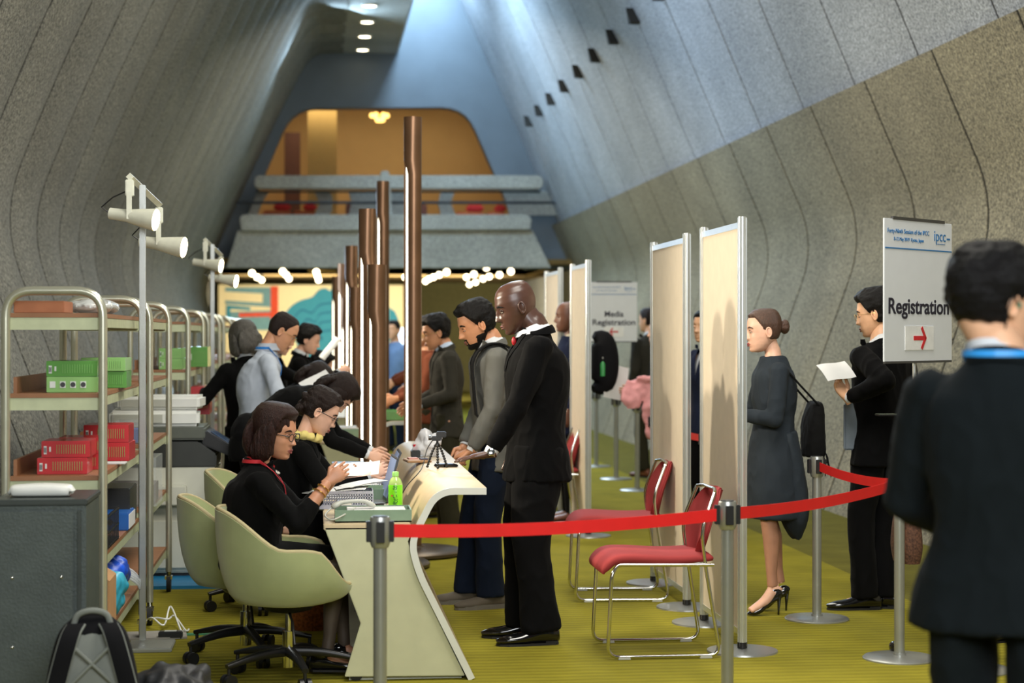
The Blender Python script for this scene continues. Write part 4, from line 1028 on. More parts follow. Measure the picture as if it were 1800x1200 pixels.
    # ---- shoes
    if shoes:
        for sd in (-1, 1):
            hip, kn, an, ft = legsj[sd]; fy = math.radians(pose.get(('l' if sd < 0 else 'r')+'fy', sd*-6)); fs = s*(.9 if female else 1.0)
            T_ = Matrix.Translation(ft) @ Matrix.Rotation(fy, 4, 'Z'); m = MB(); m.T = T_; hh = pose.get('heel', 0)
            if shoes == 'heels':
                m.loft([(0,-.055*fs,.03+hh),(0,-.03*fs,.035+hh),(0,.03*fs,.03+hh*.62),(0,.09*fs,.022+hh*.12),(0,.14*fs,.018),(0,.175*fs,.010)], [(.018*fs,.020),(.028*fs,.032),(.027*fs,.022),(.037*fs,.020),(.032*fs,.014),(.008*fs,.005)], (1,0,0), 18, 4)
                q = m.build('shoe', shoem, t, True); h2 = MB(); h2.T = T_; h2.tube([(0,-.045*fs,.03+hh),(0,-.042*fs,.03),(0,-.040*fs,0)], [.014,.006,.005], 10); h2.build('heel', shoem, q, True)
            else:
                tw = 1.12 if shoes == 'sneaker' else 1.0
                m.loft([(0,-.096*fs,.045*fs),(0,-.080*fs,.045*fs),(0,-.02*fs,.050*fs),(0,.04*fs,.041*fs),(0,.10*fs,.031*fs),(0,.16*fs,.026*fs),(0,.198*fs,.022*fs),(0,.210*fs,.019*fs)],
                       [(.014*fs,.026*fs),(.031*fs*tw,.039*fs),(.036*fs*tw,.048*fs),(.040*fs*tw,.037*fs),(.047*fs*tw,.027*fs*tw),(.043*fs*tw,.022*fs*tw),(.028*fs*tw,.014*fs*tw),(.014*fs,.010*fs)], (1,0,0), 20, 4)
                m.T = T_; m.ell((0,-.03*fs,.085*fs), (.038*fs,.05*fs,.03*fs))
                q = m.build('shoe', shoem, t, True); so_ = MB(); so_.T = T_
                out = [(w_*sx, y_) for (y_, w_) in [(-.092,.012),(-.075,.034),(-.02,.038),(.04,.041),(.10,.049),(.16,.044),(.20,.026),(.213,.008)] for sx in (1,)]
                pl = [(x*.95*fs*tw, y*.985*fs) for x, y in out]+[(-x*.95*fs*tw, y*.985*fs) for x, y in reversed(out)]
                so_.prism(pl, 0, .011*fs if shoes != 'sneaker' else .026*fs, 'z'); 
                if shoes == 'dress': so_.box((0,-.055*fs,.009*fs), (.054*fs,.060*fs,.018*fs))
                so_.build('sole', M('black_sole', (18,18,18), .6) if shoes != 'sneaker' else M('grey_sole', (105,100,90), .8), q)
    # ---- shirt
    shm = shirtm or M('white_shirt', (205,208,212), .75, var=.03)
    if shirt:
        m = MB(); 
        m.loft([pel-up*.02*s, pel*.5+che*.5, che, nek-up*.11*s, nek-up*.055*s, nek-up*.015*s], [(.142*s*fem,.100*s*G_),(.135*s*fem,.100*s*G_),(.148*s*fem,.104*s*G_),(.125*s*fem,.080*s),(.085*s,.064*s),(.060*s,.056*s)], lat, 22, 4)
        sht = remesh(m, vc, 2); sbv = BVHTree.FromPolygons(sht.v, sht.f); sht.build('shirt', shm, t, True)
        # collar
        cm = collarm or shm; m = MB(); hc_ = .45 if pose.get('lowcol') else 1; nd = (hb-nek).normalized(); rows = []
        for i in range(25):
            a = PI/2+.22+(2*PI-.44)*i/24; fr = max(0, math.sin(a)); nk = pose.get('nw', 1); r0 = .061*s*nk; r1 = .068*s*nk; ax = lat*math.cos(a)+fwd*math.sin(a)*1.02
            base = nek-up*(.022+.026*fr-.022*max(0, -math.sin(a)))*s
            rows.append([base+ax*(r1+.006*s), base+ax*r1+nd*.016*s, base+ax*(r0+.001)+nd*(.040-.014*fr)*s*hc_])
        m.sheet(rows, .004).build('collar', cm, t, True)
    # ---- jacket / top
    def torso_rings(ex, hemd, hemw, hemdd):
        return [pel-V((0,0,1))*hemd*s+fwd*.0, pel-V((0,0,1))*hemd*.4*s, pel+up*.10*s, che-up*.09*s, che-up*.005*s, nek-up*.132*s, nek-up*.092*s, nek-up*.052*s, nek-up*.018*s], \
               [(hemw*s*fem,hemdd*s*G_),((hemw-.01)*s*fem,(hemdd-.008)*s*G_),((.150+ex)*s*fem,(.108+ex)*s*G_),((.172+ex)*s*fem,(.122+ex)*s*G_),((.180+ex)*s*fem,(.122+ex)*s*G_),((.181+ex)*s*fem,(.112+ex)*s*(1+(G_-1)*.6)),((.154+ex)*s*fem,(.092+ex)*s*(1+(G_-1)*.3)),((.104+ex)*s,(.076+ex)*s),((.072+ex)*s,(.068+ex)*s)]
    if top:
        ex = {'suit':.006,'cardigan':.006,'shirt':.0,'coat':.010,'jacket':.008}[top]; hemd = hem if hem is not None else {'suit':.17,'cardigan':.50,'shirt':.06,'coat':.35,'jacket':.12}[top]
        sit = pose.get('sit', 0)
        if sit: hemd = .03
        m = MB(); pth, rad = torso_rings(ex, hemd, {'suit':pose.get('hemw', .185),'shirt':.160,'cardigan':.21,'coat':.20,'jacket':.18}[top], {'suit':.140,'shirt':.118,'cardigan':.16,'coat':.15,'jacket':.135}[top])
        m.loft(pth, rad, lat, 28, 4, .92)
        for sd in (-1, 1):
            el, wr = arms[sd]; A = sh[sd]-lat*sd*.008*s; k = sleeve; cut = el+(wr-el)*(pose.get('cuff', .93)); fat = .90 if female or top == 'shirt' else 1.0
            m.ell(A-V((0,0,.008)), (.058*s*fat,.066*s*fat,.060*s*fat)); ae = (el-A); ed = (wr-el).normalized()
            m.loft([A, A*.6+el*.4, el-ae.normalized()*.02, ], [(.060*s*fat,.068*s*fat),(.058*s*fat,.064*s*fat),(.053*s*fat,.056*s*fat)], V((ae.y, -ae.x, .001)) if abs(ae.x)+abs(ae.y) > .02 else lat, 16, 4)
            m.ell(el, (.055*s*fat,)*3); m.loft([el, el*.5+wr*.5, cut], [(.054*s*fat,.054*s*fat),(.049*s*fat,.049*s*fat),(.040*s*fat,.040*s*fat)], lat if abs(ed.x) < .8 else V((0,0,1)), 16, 4)
            if shirt and top in ('suit','jacket') :
                q = MB(); q.tube([cut-ed*.01, cut+ed*.017*s], [.033*s*fat,.032*s*fat], 18); q.build('shirt_cuff', shm, t, 40)
        am = {'suit':.0085,'shirt':.010,'cardigan':.008,'coat':.008,'jacket':.010}[top]
        jk = remesh(m, vc, 5, fold(am*s, 9.5, seed))
        # front opening
        opn = pose.get('open', (shirt and top in ('suit','jacket')))
        if opn:
            vb = pose.get('vbot', .30)*s; vw = pose.get('vw', .075)*s
            def inV(p):
                r = p-nek; h = -r.dot(up); x = abs(r.dot(lat)); f_ = r.dot(fwd-up*fwd.dot(up))
                return f_ > .012*s and h > -.05 and h < vb and x < vw*(1-h/vb)*1.0+.002
            keep = [f for f in jk.f if not all(inV(jk.v[i]) for i in f)]
            bvh = BVHTree.FromPolygons(jk.v, jk.f); jk.f = keep
            lap = MB()
            for sd in (-1, 1):
                rows = []
                for i in range(15):
                    h = -.0*s+(vb+.01)*i/14; xi = vw*(1-h/vb)+.001; wd = .046*s*(math.sin(PI*min(1, .18+i/14*.75)))+.008
                    if i == 5: wd *= 1.15
                    r = []
                    for j in range(4):
                        x = sd*(xi-.012+wd*j/3); org = nek-up*h+lat*x+fwd*.22; hit = bvh.ray_cast(org, -fwd)
                        q = hit[0] if hit[0] is not None and (hit[0]-org).length < .25 else nek-up*h+lat*x+fwd*.06*s
                        r.append(q+fwd*(.004 if j else .001))
                    rows.append(r)
                lap.sheet(rows, .003)
            rows = []; nk = pose.get('nw', 1)
            for i in range(21):
                a = PI*.90+PI*1.20*i/20; tp = min(1, i/5, (20-i)/5); bk = max(0, -math.sin(a)); ax = lat*math.cos(a)+fwd*math.sin(a); b0 = nek-up*(.030-.022*bk)*s
                rows.append([b0+ax*(.080+.006*tp)*s*nk-up*.014*s*tp, b0+ax*(.078+.003*tp)*s*nk+up*.006*s, b0+ax*.072*s*nk+up*(.010+.012*tp)*s])
            lap.sheet(rows, .005)
            lap.build('lapels', topm, t, True)
            if tie:
                rows = []
                sb = MB(); 
                for i in range(12):
                    h = .035*s+(vb-.02)*i/11; wd = (.017 if i == 0 else .013+.014*i/11)*s; org = nek-up*h+fwd*.5; r = []
                    fz = (.078+.035*min(1, i/3.5))*s*(G_ if i > 3 else 1)
                    for j in range(5):
                        x = (j-2)/2*wd; hh = sbv.ray_cast(nek-up*h+fwd*.25, -fwd)[0]; q = (hh if hh is not None else nek-up*h+fwd*fz); r.append(q+lat*x+fwd*(.010-.004*abs(j-2)/2))
                    rows.append(r)
                sb.sheet(rows, .008); sb.ell(nek-up*.064*s+fwd*.082*s*pose.get('nw', 1), (.014,.012,.022)); sb.build('tie', tie, t, True)
        nm = {'suit':'jacket','shirt':'shirt_top','cardigan':'cardigan','coat':'coat','jacket':'jacket'}[top]
        jk.build(nm, topm, t, True, fix=False)
    if lanyard:
        m = MB(); bv = BVHTree.FromPolygons(jk.v, jk.f)
        lb = pose.get('lany', .40)*s
        for sd in (-1, 1):
            rows = []
            for i in range(22):
                tt = i/21
                if tt < .35:                                     # round the back of the neck
                    a = PI*1.5+sd*(PI*.5)*(tt/.35)*1.05; c = nek-up*.005*s; q = c+lat*math.cos(a)*.088*s+fwd*math.sin(a)*.085*s; n_ = (lat*math.cos(a)+fwd*math.sin(a)).normalized(); u_ = up
                    rows.append([q-u_*.008+n_*.002, q+u_*.008])
                else:
                    h = (tt-.35)/.65; x = sd*(.085*(1-h)+.006)*s; hh = .02*s+h*lb; org = nek-up*hh+lat*x+fwd*.6; hit = bv.ray_cast(org, -fwd); q = (hit[0] if hit[0] is not None and (hit[0]-org).length < .62 else nek-up*hh+lat*x+fwd*.09*s)+fwd*.008
                    rows.append([q-lat*.007, q+lat*.007])
            m.sheet(rows, .003)
        m.build('lanyard', lanyard, t, True)
    t_info = dict(root=t, nek=nek, up=up, lat=lat, fwd=fwd, HM=HM, arms=arms, sh=sh, legs=legsj, s=s, che=che, pel=pel, Rz=Rz, loc=loc)
    return t_info
def Wp(i, p): return i['loc']+i['Rz'] @ V(p)
# ---------------------------------------------------------------- who stands where
BLK = cloth('black_suit', (7,7,8)); BLK2 = cloth('black_wool', (10,10,10)); BLK3 = cloth('dark_teal_suit', (18,23,25)); NAVY = cloth('navy', (30,36,58)); GREYJ = cloth('grey_jacket', (98,98,94)); CHAR = cloth('charcoal_suit', (52,50,44))
JEANS = cloth('dark_jeans', (22,30,46)); BLT = cloth('black_trousers', (11,11,12)); LSH = cloth('light_blue_shirt', (176,184,196)); CARD = cloth('slate_cardigan', (44,50,56))
OLV = cloth('dark_olive_trousers', (46,44,32)); RUST = cloth('rust_shirt', (104,56,38)); PINKF = cloth('pink_coat', (226,158,160), sheen=.2)
LEA = M('polished_black_leather', (14,14,15), .12, var=.1, coat=.6); SUE = M('grey_suede', (92,84,72), .9); BRL = M('brown_leather_shoe', (110,60,38), .35)
DARKSKIN = skin('deep_brown', (76,51,42), .30); TAN = skin('tan', (206,150,116)); PALE = skin('fair', (224,176,150)); LITE = skin('light', (222,172,136)); BROWN2 = skin('brown', (112,74,58), .4); MID = skin('mid_tan', (196,138,102))
REDTIE = M('red_tie', (165,22,34), .5, var=.3, scale=90); LANB = M('blue_lanyard', (30,120,200), .5); LANR = M('red_lanyard', (190,40,50), .5)
L = math.radians
# main man
A = person((1.10,9.04,0), PI/2, 1.82, 'bald man in black suit and red tie leaning one hand on the counter', dict(nw=1.2, pelvis=(0,-.0,.97), chest=(0,.0,1.36), neck=(0,.015,1.565), head=(0,.105,1.668), hpitch=-18, hyaw=4,
    lhw=(.805,8.80,.874), le=(-.5,-1,0), ldw=(-1,.08,-.16), lnw=(0,0,-1), ltw=(-.2,1,0), lc=.10, lth=.15, lf=(-.11,.0,0), rf=(.10,.05,0), vbot=.20, vw=.05, lip=(120,70,62), cuff=.90, legw=1.2),
    DARKSKIN, 'bald', HAIRB, 'suit', BLK, 'trousers', BLT, 'dress', LEA, tie=REDTIE, fine=2, girth=1.18, seed=2, hem=.16, nose=1.15)
# watch and ring belong to the man
el, wr = A['arms'][-1]; dd = (wr-el).normalized(); c = wr-dd*.005
m = MB(); m.tube([c-dd*.006, c+dd*.006], [.034,.034], 24); m.build('watch_strap', STEEL, A['root'], True)
m = MB(); m.T = Matrix.Translation(c+V((-.035,0,.006))) @ V((-1,0,.25)).to_track_quat('Z','Y').to_matrix().to_4x4(); m.lathe([(0,0),(.019,0),(.019,.008),(.015,.010),(0,.010)]); m.build('watch_case', CHROME, A['root'], 40)
# man with grey jacket and backpack strap
B = person((1.01,10.25,0), PI/2+.12, 1.74, 'bearded dark-haired man in grey jacket with a backpack strap', dict(nw=1.08, head=(0,.11,1.585), neck=(0,.025,1.50), hpitch=-22, lhw=(.86,10.07,.885), rhw=(.84,10.28,.90), le=(-.6,-1,-.1), re=(.6,-1,-.1), ldw=(-.8,.5,-.3), lnw=(.2,.3,-1), lc=.7, rc=.6,
    lf=(-.10,.05,0), rf=(.11,.14,0), lip=(150,90,80), vbot=.36, vw=.07), MID, 'curly', HAIRB, 'jacket', GREYJ, 'trousers', JEANS, 'sneaker', SUE, fine=2, beard=True, seed=4, hem=.17, nose=1.25)
m = MB(); rows = []
def strap(info, sd, w_, mat, name='backpack_strap', drop=.36, xo=.11):
    s = info['s']; n_, u_, l_, f_ = info['nek'], info['up'], info['lat'], info['fwd']; rows = []
    for i in range(17):
        a = -.75+PI*1.25*i/16; yy = math.cos(a)*.0; 
        y = -math.cos(a)*.135*s; z = (.045+.10*max(-.4, math.sin(a)))*s
        p = n_-u_*(.165*s)+l_*sd*xo*s+f_*(-math.cos(a)*.140*s)+u_*(math.sin(a)*.148*s)
        rows.append([p-l_*w_/2, p+l_*w_/2])
    q = n_-u_*(.165+drop*.7)*s+l_*sd*(xo+.03)*s+f_*.135*s; rows.append([q-l_*w_/2, q+l_*w_/2])
    q = n_-u_*(.165+drop)*s+l_*sd*(xo+.07)*s+f_*.03*s; rows.append([q-l_*w_/2, q+l_*w_/2])
    return MB().sheet(rows, .008)
strap(B, -1, .055, None).build('backpack_strap', cloth('black_webbing', (26,26,27)), B['root'], True)
# Asian man with glasses
Cc = person((1.0,13.9,0), PI/2+.1, 1.70, 'man with glasses in dark charcoal suit at the counter, behind the bearded man', dict(hpitch=-14, head=(0,.09,1.545), neck=(0,.02,1.45), lhw=(.78,13.72,1.0), rhw=(.72,13.95,.98), lc=.6, le=(-.4,-1,-.6)), MID, 'thick', HAIRB, 'suit', CHAR, 'trousers', OLV, 'dress', LEA, shirtm=M('pale_blue_shirt', (190,205,225), .8), fine=1, glasses='thin', seed=6)
person((.93,15.3,0), PI/2+.2, 1.66, 'person in rust brown top behind the man with glasses', dict(hpitch=-10, lhw=(.66,15.1,1.0), rhw=(.60,15.4,.95)), MID, 'short', HAIRD, 'jacket', RUST, 'trousers', OLV, 'dress', LEA, shirt=False, seed=7)
# seated woman in front
D = person((-.335,8.32,0), -PI/2+.02, 1.60, 'seated woman in black jacket and glasses holding up a paper', dict(lowcol=1, pelvis=(0,.045,.53), chest=(0,.06,.79), neck=(0,.085,.965), head=(0,.155,1.085), hpitch=-10, hyaw=-26, sit=1,
    rhw=(.055,8.16,.875), lhw=(.08,8.42,.86), re=(.35,-.6,-.9), le=(-.5,-.5,-.9), rdw=(.75,.1,.55), ldw=(.8,-.2,.35), rnw=(.3,1,.1), lnw=(.1,-.4,1), rtw=(.3,.2,1), rc=.55, lc=.35,
    lfw=(.13,8.42,.02), rfw=(.05,8.22,.02), rk=(0,1,.4), lk=(0,1,.4), cuff=.42, vbot=.26, vw=.07, lip=(165,80,80), hairlen=-.135, lany=.30),
    skin('warm_tan', (188,134,104)), 'bob', HAIRR, 'suit', BLK2, 'skirt', BLT, 'flat', LEA, fine=2, female=True, glasses='dark', seed=9, shirtm=M('red_blouse', (170,28,30), .7), collarm=M('red_blouse', (170,28,30), .7), girth=1.2, lanyard=LANR, legwear=M('sheer_stocking', (78,66,54), .55))
m = MB(); i_ = D
for k in range(26):
    a = 2*PI*k/26; p = i_['nek']-i_['up']*(.035+.045*max(0, math.sin(a)))*i_['s']+i_['lat']*math.cos(a)*.070+i_['fwd']*(math.sin(a)*.078+.012)+i_['up']*.010; m.ell(p, (.0055,)*3, n=8, m=6)
m.build('pearl_necklace', M('pearl', (235,228,215), .25, coat=.5), D['root'], True)
el, wr = D['arms'][1]; dd = (wr-el).normalized(); m = MB()
for q, rr in ((.035,.031),(.062,.033)): m.tube([wr-dd*q, wr-dd*(q+.004)], [rr,rr], 20)
m.build('gold_bangle', M('gold', (214,160,70), .25, .9), D['root'], True)
# second seated woman, updo and yellow scarf
E_ = person((-.11,9.75,0), -PI/2, 1.62, 'seated woman with curly updo, glasses and a yellow scarf looking down', dict(lowcol=1, pelvis=(0,-.06,.55), chest=(0,.0,.84), neck=(0,.055,1.01), head=(0,.135,1.12), hpitch=-30, hyaw=0, sit=1,
    rhw=(.28,9.55,.80), lhw=(.32,9.85,.80), re=(.4,-.6,-.9), le=(-.4,-.6,-.9), rc=.5, lf=(-.1,.40,0), rf=(.1,.40,0), lip=(175,95,90)), PALE, 'updo', HAIRD, 'suit', BLK2, 'trousers', BLT, 'flat', LEA, fine=2, female=True, glasses='dark', seed=11, collarm=M('yellow_scarf', (222,202,120), .8))
m = MB(); i_ = E_
for k in range(14):
    a = 2*PI*k/14; p = i_['nek']-i_['up']*(.028+.02*max(0, math.sin(a)))+i_['lat']*math.cos(a)*.082+i_['fwd']*math.sin(a)*.078+i_['up']*.015; m.ell(p, (.030,.028,.026), n=10, m=8)
remesh(m, .006, 2, lambda p: .006*noise.noise(p*40)).build('scarf', M('yellow_scarf', (222,202,120), .8, var=.25, scale=30), E_['root'], True)
# bending women behind
person((-.10,11.3,0), -PI/2, 1.66, 'woman with smooth dark brown hair bending low over the counter', dict(pelvis=(0,-.30,.93), chest=(0,-.02,1.10), neck=(0,.14,1.17), head=(0,.235,1.16), hpitch=-62, rhw=(.32,11.1,.80), lhw=(.35,11.45,.80), lf=(-.1,-.28,0), rf=(.1,-.2,0), hairlen=-.12), PALE, 'bob', HAIRD, 'suit', BLK2, 'trousers', BLT, 'flat', LEA, fine=1, female=True, seed=13)
person((-.17,12.9,0), -PI/2, 1.62, 'woman with dark hair leaning forward behind the man in grey shirt, mostly hidden', dict(pelvis=(0,-.22,.80), chest=(0,.0,1.05), neck=(0,.10,1.17), head=(0,.17,1.20), hpitch=-50, hairlen=-.12), PALE, 'bob', HAIRD, 'suit', BLK2, 'trousers', BLT, 'flat', LEA, female=True, seed=14)
person((-.02,16.2,0), -PI/2+.3, 1.60, 'seated dark-haired staff member behind the far counter, only the head showing', dict(pelvis=(0,-.05,.6), chest=(0,.0,.93), neck=(0,.03,1.12), head=(0,.08,1.25), hpitch=-15, sit=1, lf=(-.1,.35,0), rf=(.1,.35,0)), PALE, 'thick', HAIRB, 'suit', BLK2, 'trousers', BLT, 'flat', LEA, female=True, seed=15)
# man in light shirt
F_ = person((-.42,12.45,0), -PI/2+.08, 1.70, 'balding man in light grey-blue shirt with blue lanyard reading papers', dict(pelvis=(0,-.0,.92), chest=(0,.03,1.24), neck=(0,.10,1.445), head=(0,.195,1.55), hpitch=-34, rhw=(.00,12.25,1.13), lhw=(.0,12.6,1.12), re=(.4,-.7,-.6), rc=.7, cuff=.96, lany=.42),
    TAN, 'receding', HAIRD, 'shirt', LSH, 'trousers', OLV, 'dress', LEA, shirt=False, fine=1, lanyard=LANB, glasses='thin', seed=17, girth=1.05)
m = MB(); i_ = F_; nd = V((0,0,1)); rows = []
for i in range(25):
    a = PI/2+.25+(2*PI-.5)*i/24; ax = i_['lat']*math.cos(a)+i_['fwd']*math.sin(a); b_ = i_['nek']-i_['up']*.018; rows.append([b_+ax*.088-i_['up']*.004, b_+ax*.074+i_['up']*.02, b_+ax*.066+i_['up']*.045])
m.sheet(rows, .004).build('collar', LSH, F_['root'], True)
# grey haired woman, back left
person((-.50,13.2,0), math.radians(30), 1.60, 'grey-haired woman in black jacket turned away toward the trolleys', dict(hpitch=-12, lhw=(-.80,13.35,1.12), le=(-.7,-1,-.5), lc=.7, hairlen=-.13), PALE, 'bob', HAIRG, 'suit', BLK2, 'trousers', BLT, 'flat', LEA, fine=1, female=True, seed=19)
person((-.36,14.9,0), -PI/2-.35, 1.62, 'dark-haired woman in black jacket with head bowed, left of a similar one', dict(hpitch=-22, head=(0,.09,1.49), rhw=(.10,14.7,1.12), rc=.6, hairlen=-.06), PALE, 'thick', HAIRB, 'suit', BLK2, 'trousers', BLT, 'flat', LEA, female=True, seed=21)
person((-.13,15.6,0), -PI/2-.1, 1.62, 'dark-haired woman in black jacket and white shirt holding a rolled paper', dict(hpitch=-16, head=(0,.07,1.485), rhw=(.20,15.4,1.22), rc=.8, lhw=(.18,15.8,1.15)), PALE, 'thick', HAIRB, 'suit', BLK2, 'trousers', BLT, 'flat', LEA, female=True, seed=22)
q = P(694, 700, 24.0)
person((q.x,24.0,0), PI*.75, 1.70, 'distant person in blue shirt between the lamp columns and the bright screen', dict(hyaw=10), LITE, 'short', HAIRB, 'shirt', cloth('mid_blue_shirt', (110,140,180)), 'trousers', JEANS, 'dress', LEA, shirt=False, seed=23)
q = P(722, 700, 17.9)
person((q.x+.25,q.y,0), PI/2, 1.66, 'person behind the tallest column reaching over the far counter', dict(lhw=(.66,17.7,1.0), rhw=(.62,18.0,1.0), hpitch=-10), LITE, 'short', HAIRB, 'jacket', RUST, 'trousers', BLT, 'dress', LEA, shirt=False, seed=24)
# distant bald man, navy coat, with backpack
Gm = person((2.10,14.9,0), PI/2, 1.80, 'distant bald man in navy jacket wearing a black backpack', dict(hpitch=0, head=(0,.03,1.675)), BROWN2, 'bald', HAIRB, 'coat', NAVY, 'trousers', BLT, 'dress', BRL, fine=0, seed=25, shirtm=M('cream_shirt', (225,215,190), .8), hem=.25)
bp = MB(); bp.loft([(0,-.14,1.08),(0,-.22,1.12),(0,-.24,1.3),(0,-.22,1.48),(0,-.15,1.53)], [(.10,.03),(.15,.09),(.155,.11),(.14,.09),(.08,.03)], (1,0,0), 20, 4, .7)
q_ = bp.build('backpack', cloth('black_nylon', (22,22,24)), None, True); q_.location = (2.14,14.9,.0); q_.rotation_euler = (0,0,PI/2); tag(q_, 'black backpack on the back of the distant bald man', 'backpack')
b_ = thing('green_bottle', 'small green bottle in the side of the black backpack', 'bottle', (2.34,14.76,1.19)); b_.scale = (.7,.7,.75); MB().lathe([(0,0),(.03,0),(.032,.13),(.012,.17),(.012,.19),(0,.19)]).build('bottle_body', M('green_drink', (60,150,80), .3), b_, True); MB().lathe([(0,.19),(.014,.19),(.014,.21),(0,.21)]).build('cap', WHITEP, b_)
# man by the wall
q = P(1143, 800, 19.6)
person((q.x,q.y,0), L(25), 1.80, 'distant man in charcoal suit turned toward the concrete wall, beyond the pink coat', dict(hyaw=20), LITE, 'short', HAIRD, 'suit', CHAR, 'trousers', OLV, 'dress', BRL, seed=27)
# person with pink coat
q = P(1168, 905, 15.2)
H_ = person((q.x,q.y,0), PI/2, 1.66, 'person with a pink coat over one arm, mostly behind the second partition', dict(lhw=(q.x-.30,q.y-.2,1.07), rhw=(q.x-.28,q.y+.1,1.08), rc=.6), PALE, 'short', HAIRD, 'suit', BLK2, 'trousers', BLT, 'flat', LEA, female=True, seed=28)
m = MB(); cx, cy = q.x-.16, q.y-.22
m.ell((0,0,1.12), (.21,.10,.055)); m.loft([(-.12,-.05,1.13),(-.17,-.08,1.02),(-.16,-.08,.92)], [(.09,.03),(.10,.035),(.05,.02)], (1,0,0), 14, 4); m.loft([(.06,-.05,1.14),(.07,-.08,.98),(.05,-.08,.80),(.08,-.08,.72)], [(.15,.04),(.14,.05),(.13,.04),(.09,.03)], (1,0,0), 16, 4); m.ell((-.02,-.06,1.17), (.12,.07,.04))
o = remesh(m, .012, 2, lambda p: .030*noise.noise(p*9)+.012*noise.noise(p*21)).build('pink_coat', PINKF, None, True); o.location = (cx,cy,0); tag(o, 'pale pink coat draped over an arm beside the second partition', 'coat')
# person behind partitions
q = P(1246, 900, 14.2)
person((q.x,q.y,0), L(115), 1.70, 'person in navy jacket glimpsed between the two nearest partitions', dict(hyaw=12), LITE, 'short', HAIRB, 'suit', NAVY, 'trousers', BLT, 'dress', LEA, seed=29)
# woman with bun
W1 = person((2.50,9.80,0), PI/2, 1.63, 'woman with brown bun in long slate cardigan and black high heels', dict(heel=.075, pelvis=(0,-.0,.955), chest=(0,-.005,1.24), neck=(0,.0,1.425), head=(0,.055,1.55), hpitch=-4, hyaw=0, lhw=(2.24,9.70,1.10), rhw=(2.22,9.95,1.10), le=(-.6,-1,-.6), re=(.6,-1,-.6), lc=.8, lf=(-.07,.02,0), rf=(.08,-.06,0), skirt=.98, lip=(165,50,50), open=False),
    PALE, 'bun', HAIRM, 'cardigan', CARD, 'skirt', BLT, 'heels', LEA, fine=2, female=True, shirt=False, seed=31, hem=.46, legwear=M('tan_stocking', (172,124,98), .5))
# cardigan back tail and shoulder bag
m = MB(); m.loft([(0,-.06,1.0),(0,-.09,.80),(0,-.11,.62),(0,-.12,.50),(0,-.13,.41)], [(.15,.06),(.16,.07),(.16,.08),(.14,.06),(.06,.02)], (1,0,0), 20, 4)
remesh(m, .010, 2, fold(.008, 8, 3)).build('cardigan_tail', CARD, W1['root'], True)
hb_ = thing('shoulder_bag', 'black fringed shoulder bag behind the woman with the bun', 'bag', (2.72,9.78,0), 0)
m = MB(); m.loft([(0,0,.86),(0,0,.92),(0,0,1.04),(.01,0,1.13),(.01,0,1.16)], [(.05,.10),(.055,.12),(.05,.12),(.035,.11),(.02,.10)], (1,0,0), 20, 4, .7); remesh(m, .009, 1, fold(.006, 14, 4)).build('bag_body', cloth('black_bag', (20,20,20)), hb_, True)
m = MB()
for k in range(10): y = -.11+k*.024; m.tube([(.03,y,.93),(.045+.01*(k % 3),y,.86),(.06+.012*(k % 4),y,.79-.02*(k % 3))], .003, 6)
m.build('fringe', cloth('black_bag', (20,20,20)), hb_)
MB().tube(spline([(.01,-.10,1.14),(-.10,-.12,1.25),(-.19,-.125,1.345),(-.245,-.12,1.365),(-.21,-.08,1.355),(-.10,.0,1.24),(.01,.08,1.14)], 6), .006, 8).build('bag_strap', cloth('black_bag', (20,20,20)), hb_, True)
# man reading at right
R1 = person((3.13,9.86,0), L(32), 1.76, 'man in black suit with thin glasses reading a paper, left of the Registration sign', dict(hyaw=28, hpitch=-10, lhw=tuple(P(1490,700,9.95)), le=(-.5,-1,-.9), lc=.6, ldw=(-.55,.1,.8), lnw=(.3,-.6,.3), rc=.4, lf=(-.07,.06,0), rf=(.06,.03,0), lfy=55, rfy=30), LITE, 'thick', HAIRB, 'suit', BLK, 'trousers', BLT, 'dress', LEA, fine=2, glasses='thin', seed=33, hem=.14)
# hidden person with phone
q = P(1590, 727, 9.0)
X1 = person((q.x+.50,q.y+.1,0), PI/2+.1, 1.44, 'person hidden behind the foreground man, one hand holding a phone', dict(lhw=(q.x+.03,q.y-.1,1.12), le=(-.4,-1,-.6), ldw=(-1,0,.2), lnw=(0,.2,1), lc=.7, hpitch=-15), PALE, 'short', HAIRB, 'suit', BLK2, 'trousers', BLT, 'dress', LEA, fine=1, seed=35)
# foreground man
Z1 = person((1.665,4.3,0), L(-30), 1.76, 'foreground man in dark suit seen from behind with earpiece and blue lanyard', dict(hyaw=-42, hpitch=-6, head=(-.02,.05,1.61), neck=(0,.0,1.49), lany=.3, legw=1.3, lh=(-.13,.28,1.02), rh=(.13,.28,1.02), le=(-.8,-1,-.3), re=(.8,-1,-.3), hemw=.225), LITE, 'thick', HAIRB, 'suit', BLK3, 'trousers', BLK3, 'dress', LEA, fine=2, lanyard=M('sky_blue_lanyard', (50,150,225), .5), seed=37, girth=1.12, hem=.13)
m = MB(); m.T = Z1['HM']; m.ell((.084,.002,-.008), (.006,.007,.008), n=10, m=8); m.build('earpiece', M('clear_green_plastic', (120,150,120), .3), Z1['root'], True)
m = MB(); m.T = Z1['HM']; m.tube(spline([(.088,.002,-.012),(.092,-.02,.01),(.09,-.032,-.02),(.08,-.03,-.07),(.075,-.035,-.12),(.07,-.05,-.16)], 5), .0018, 8); m.build('earpiece_cord', BLACKP, Z1['root'], True)
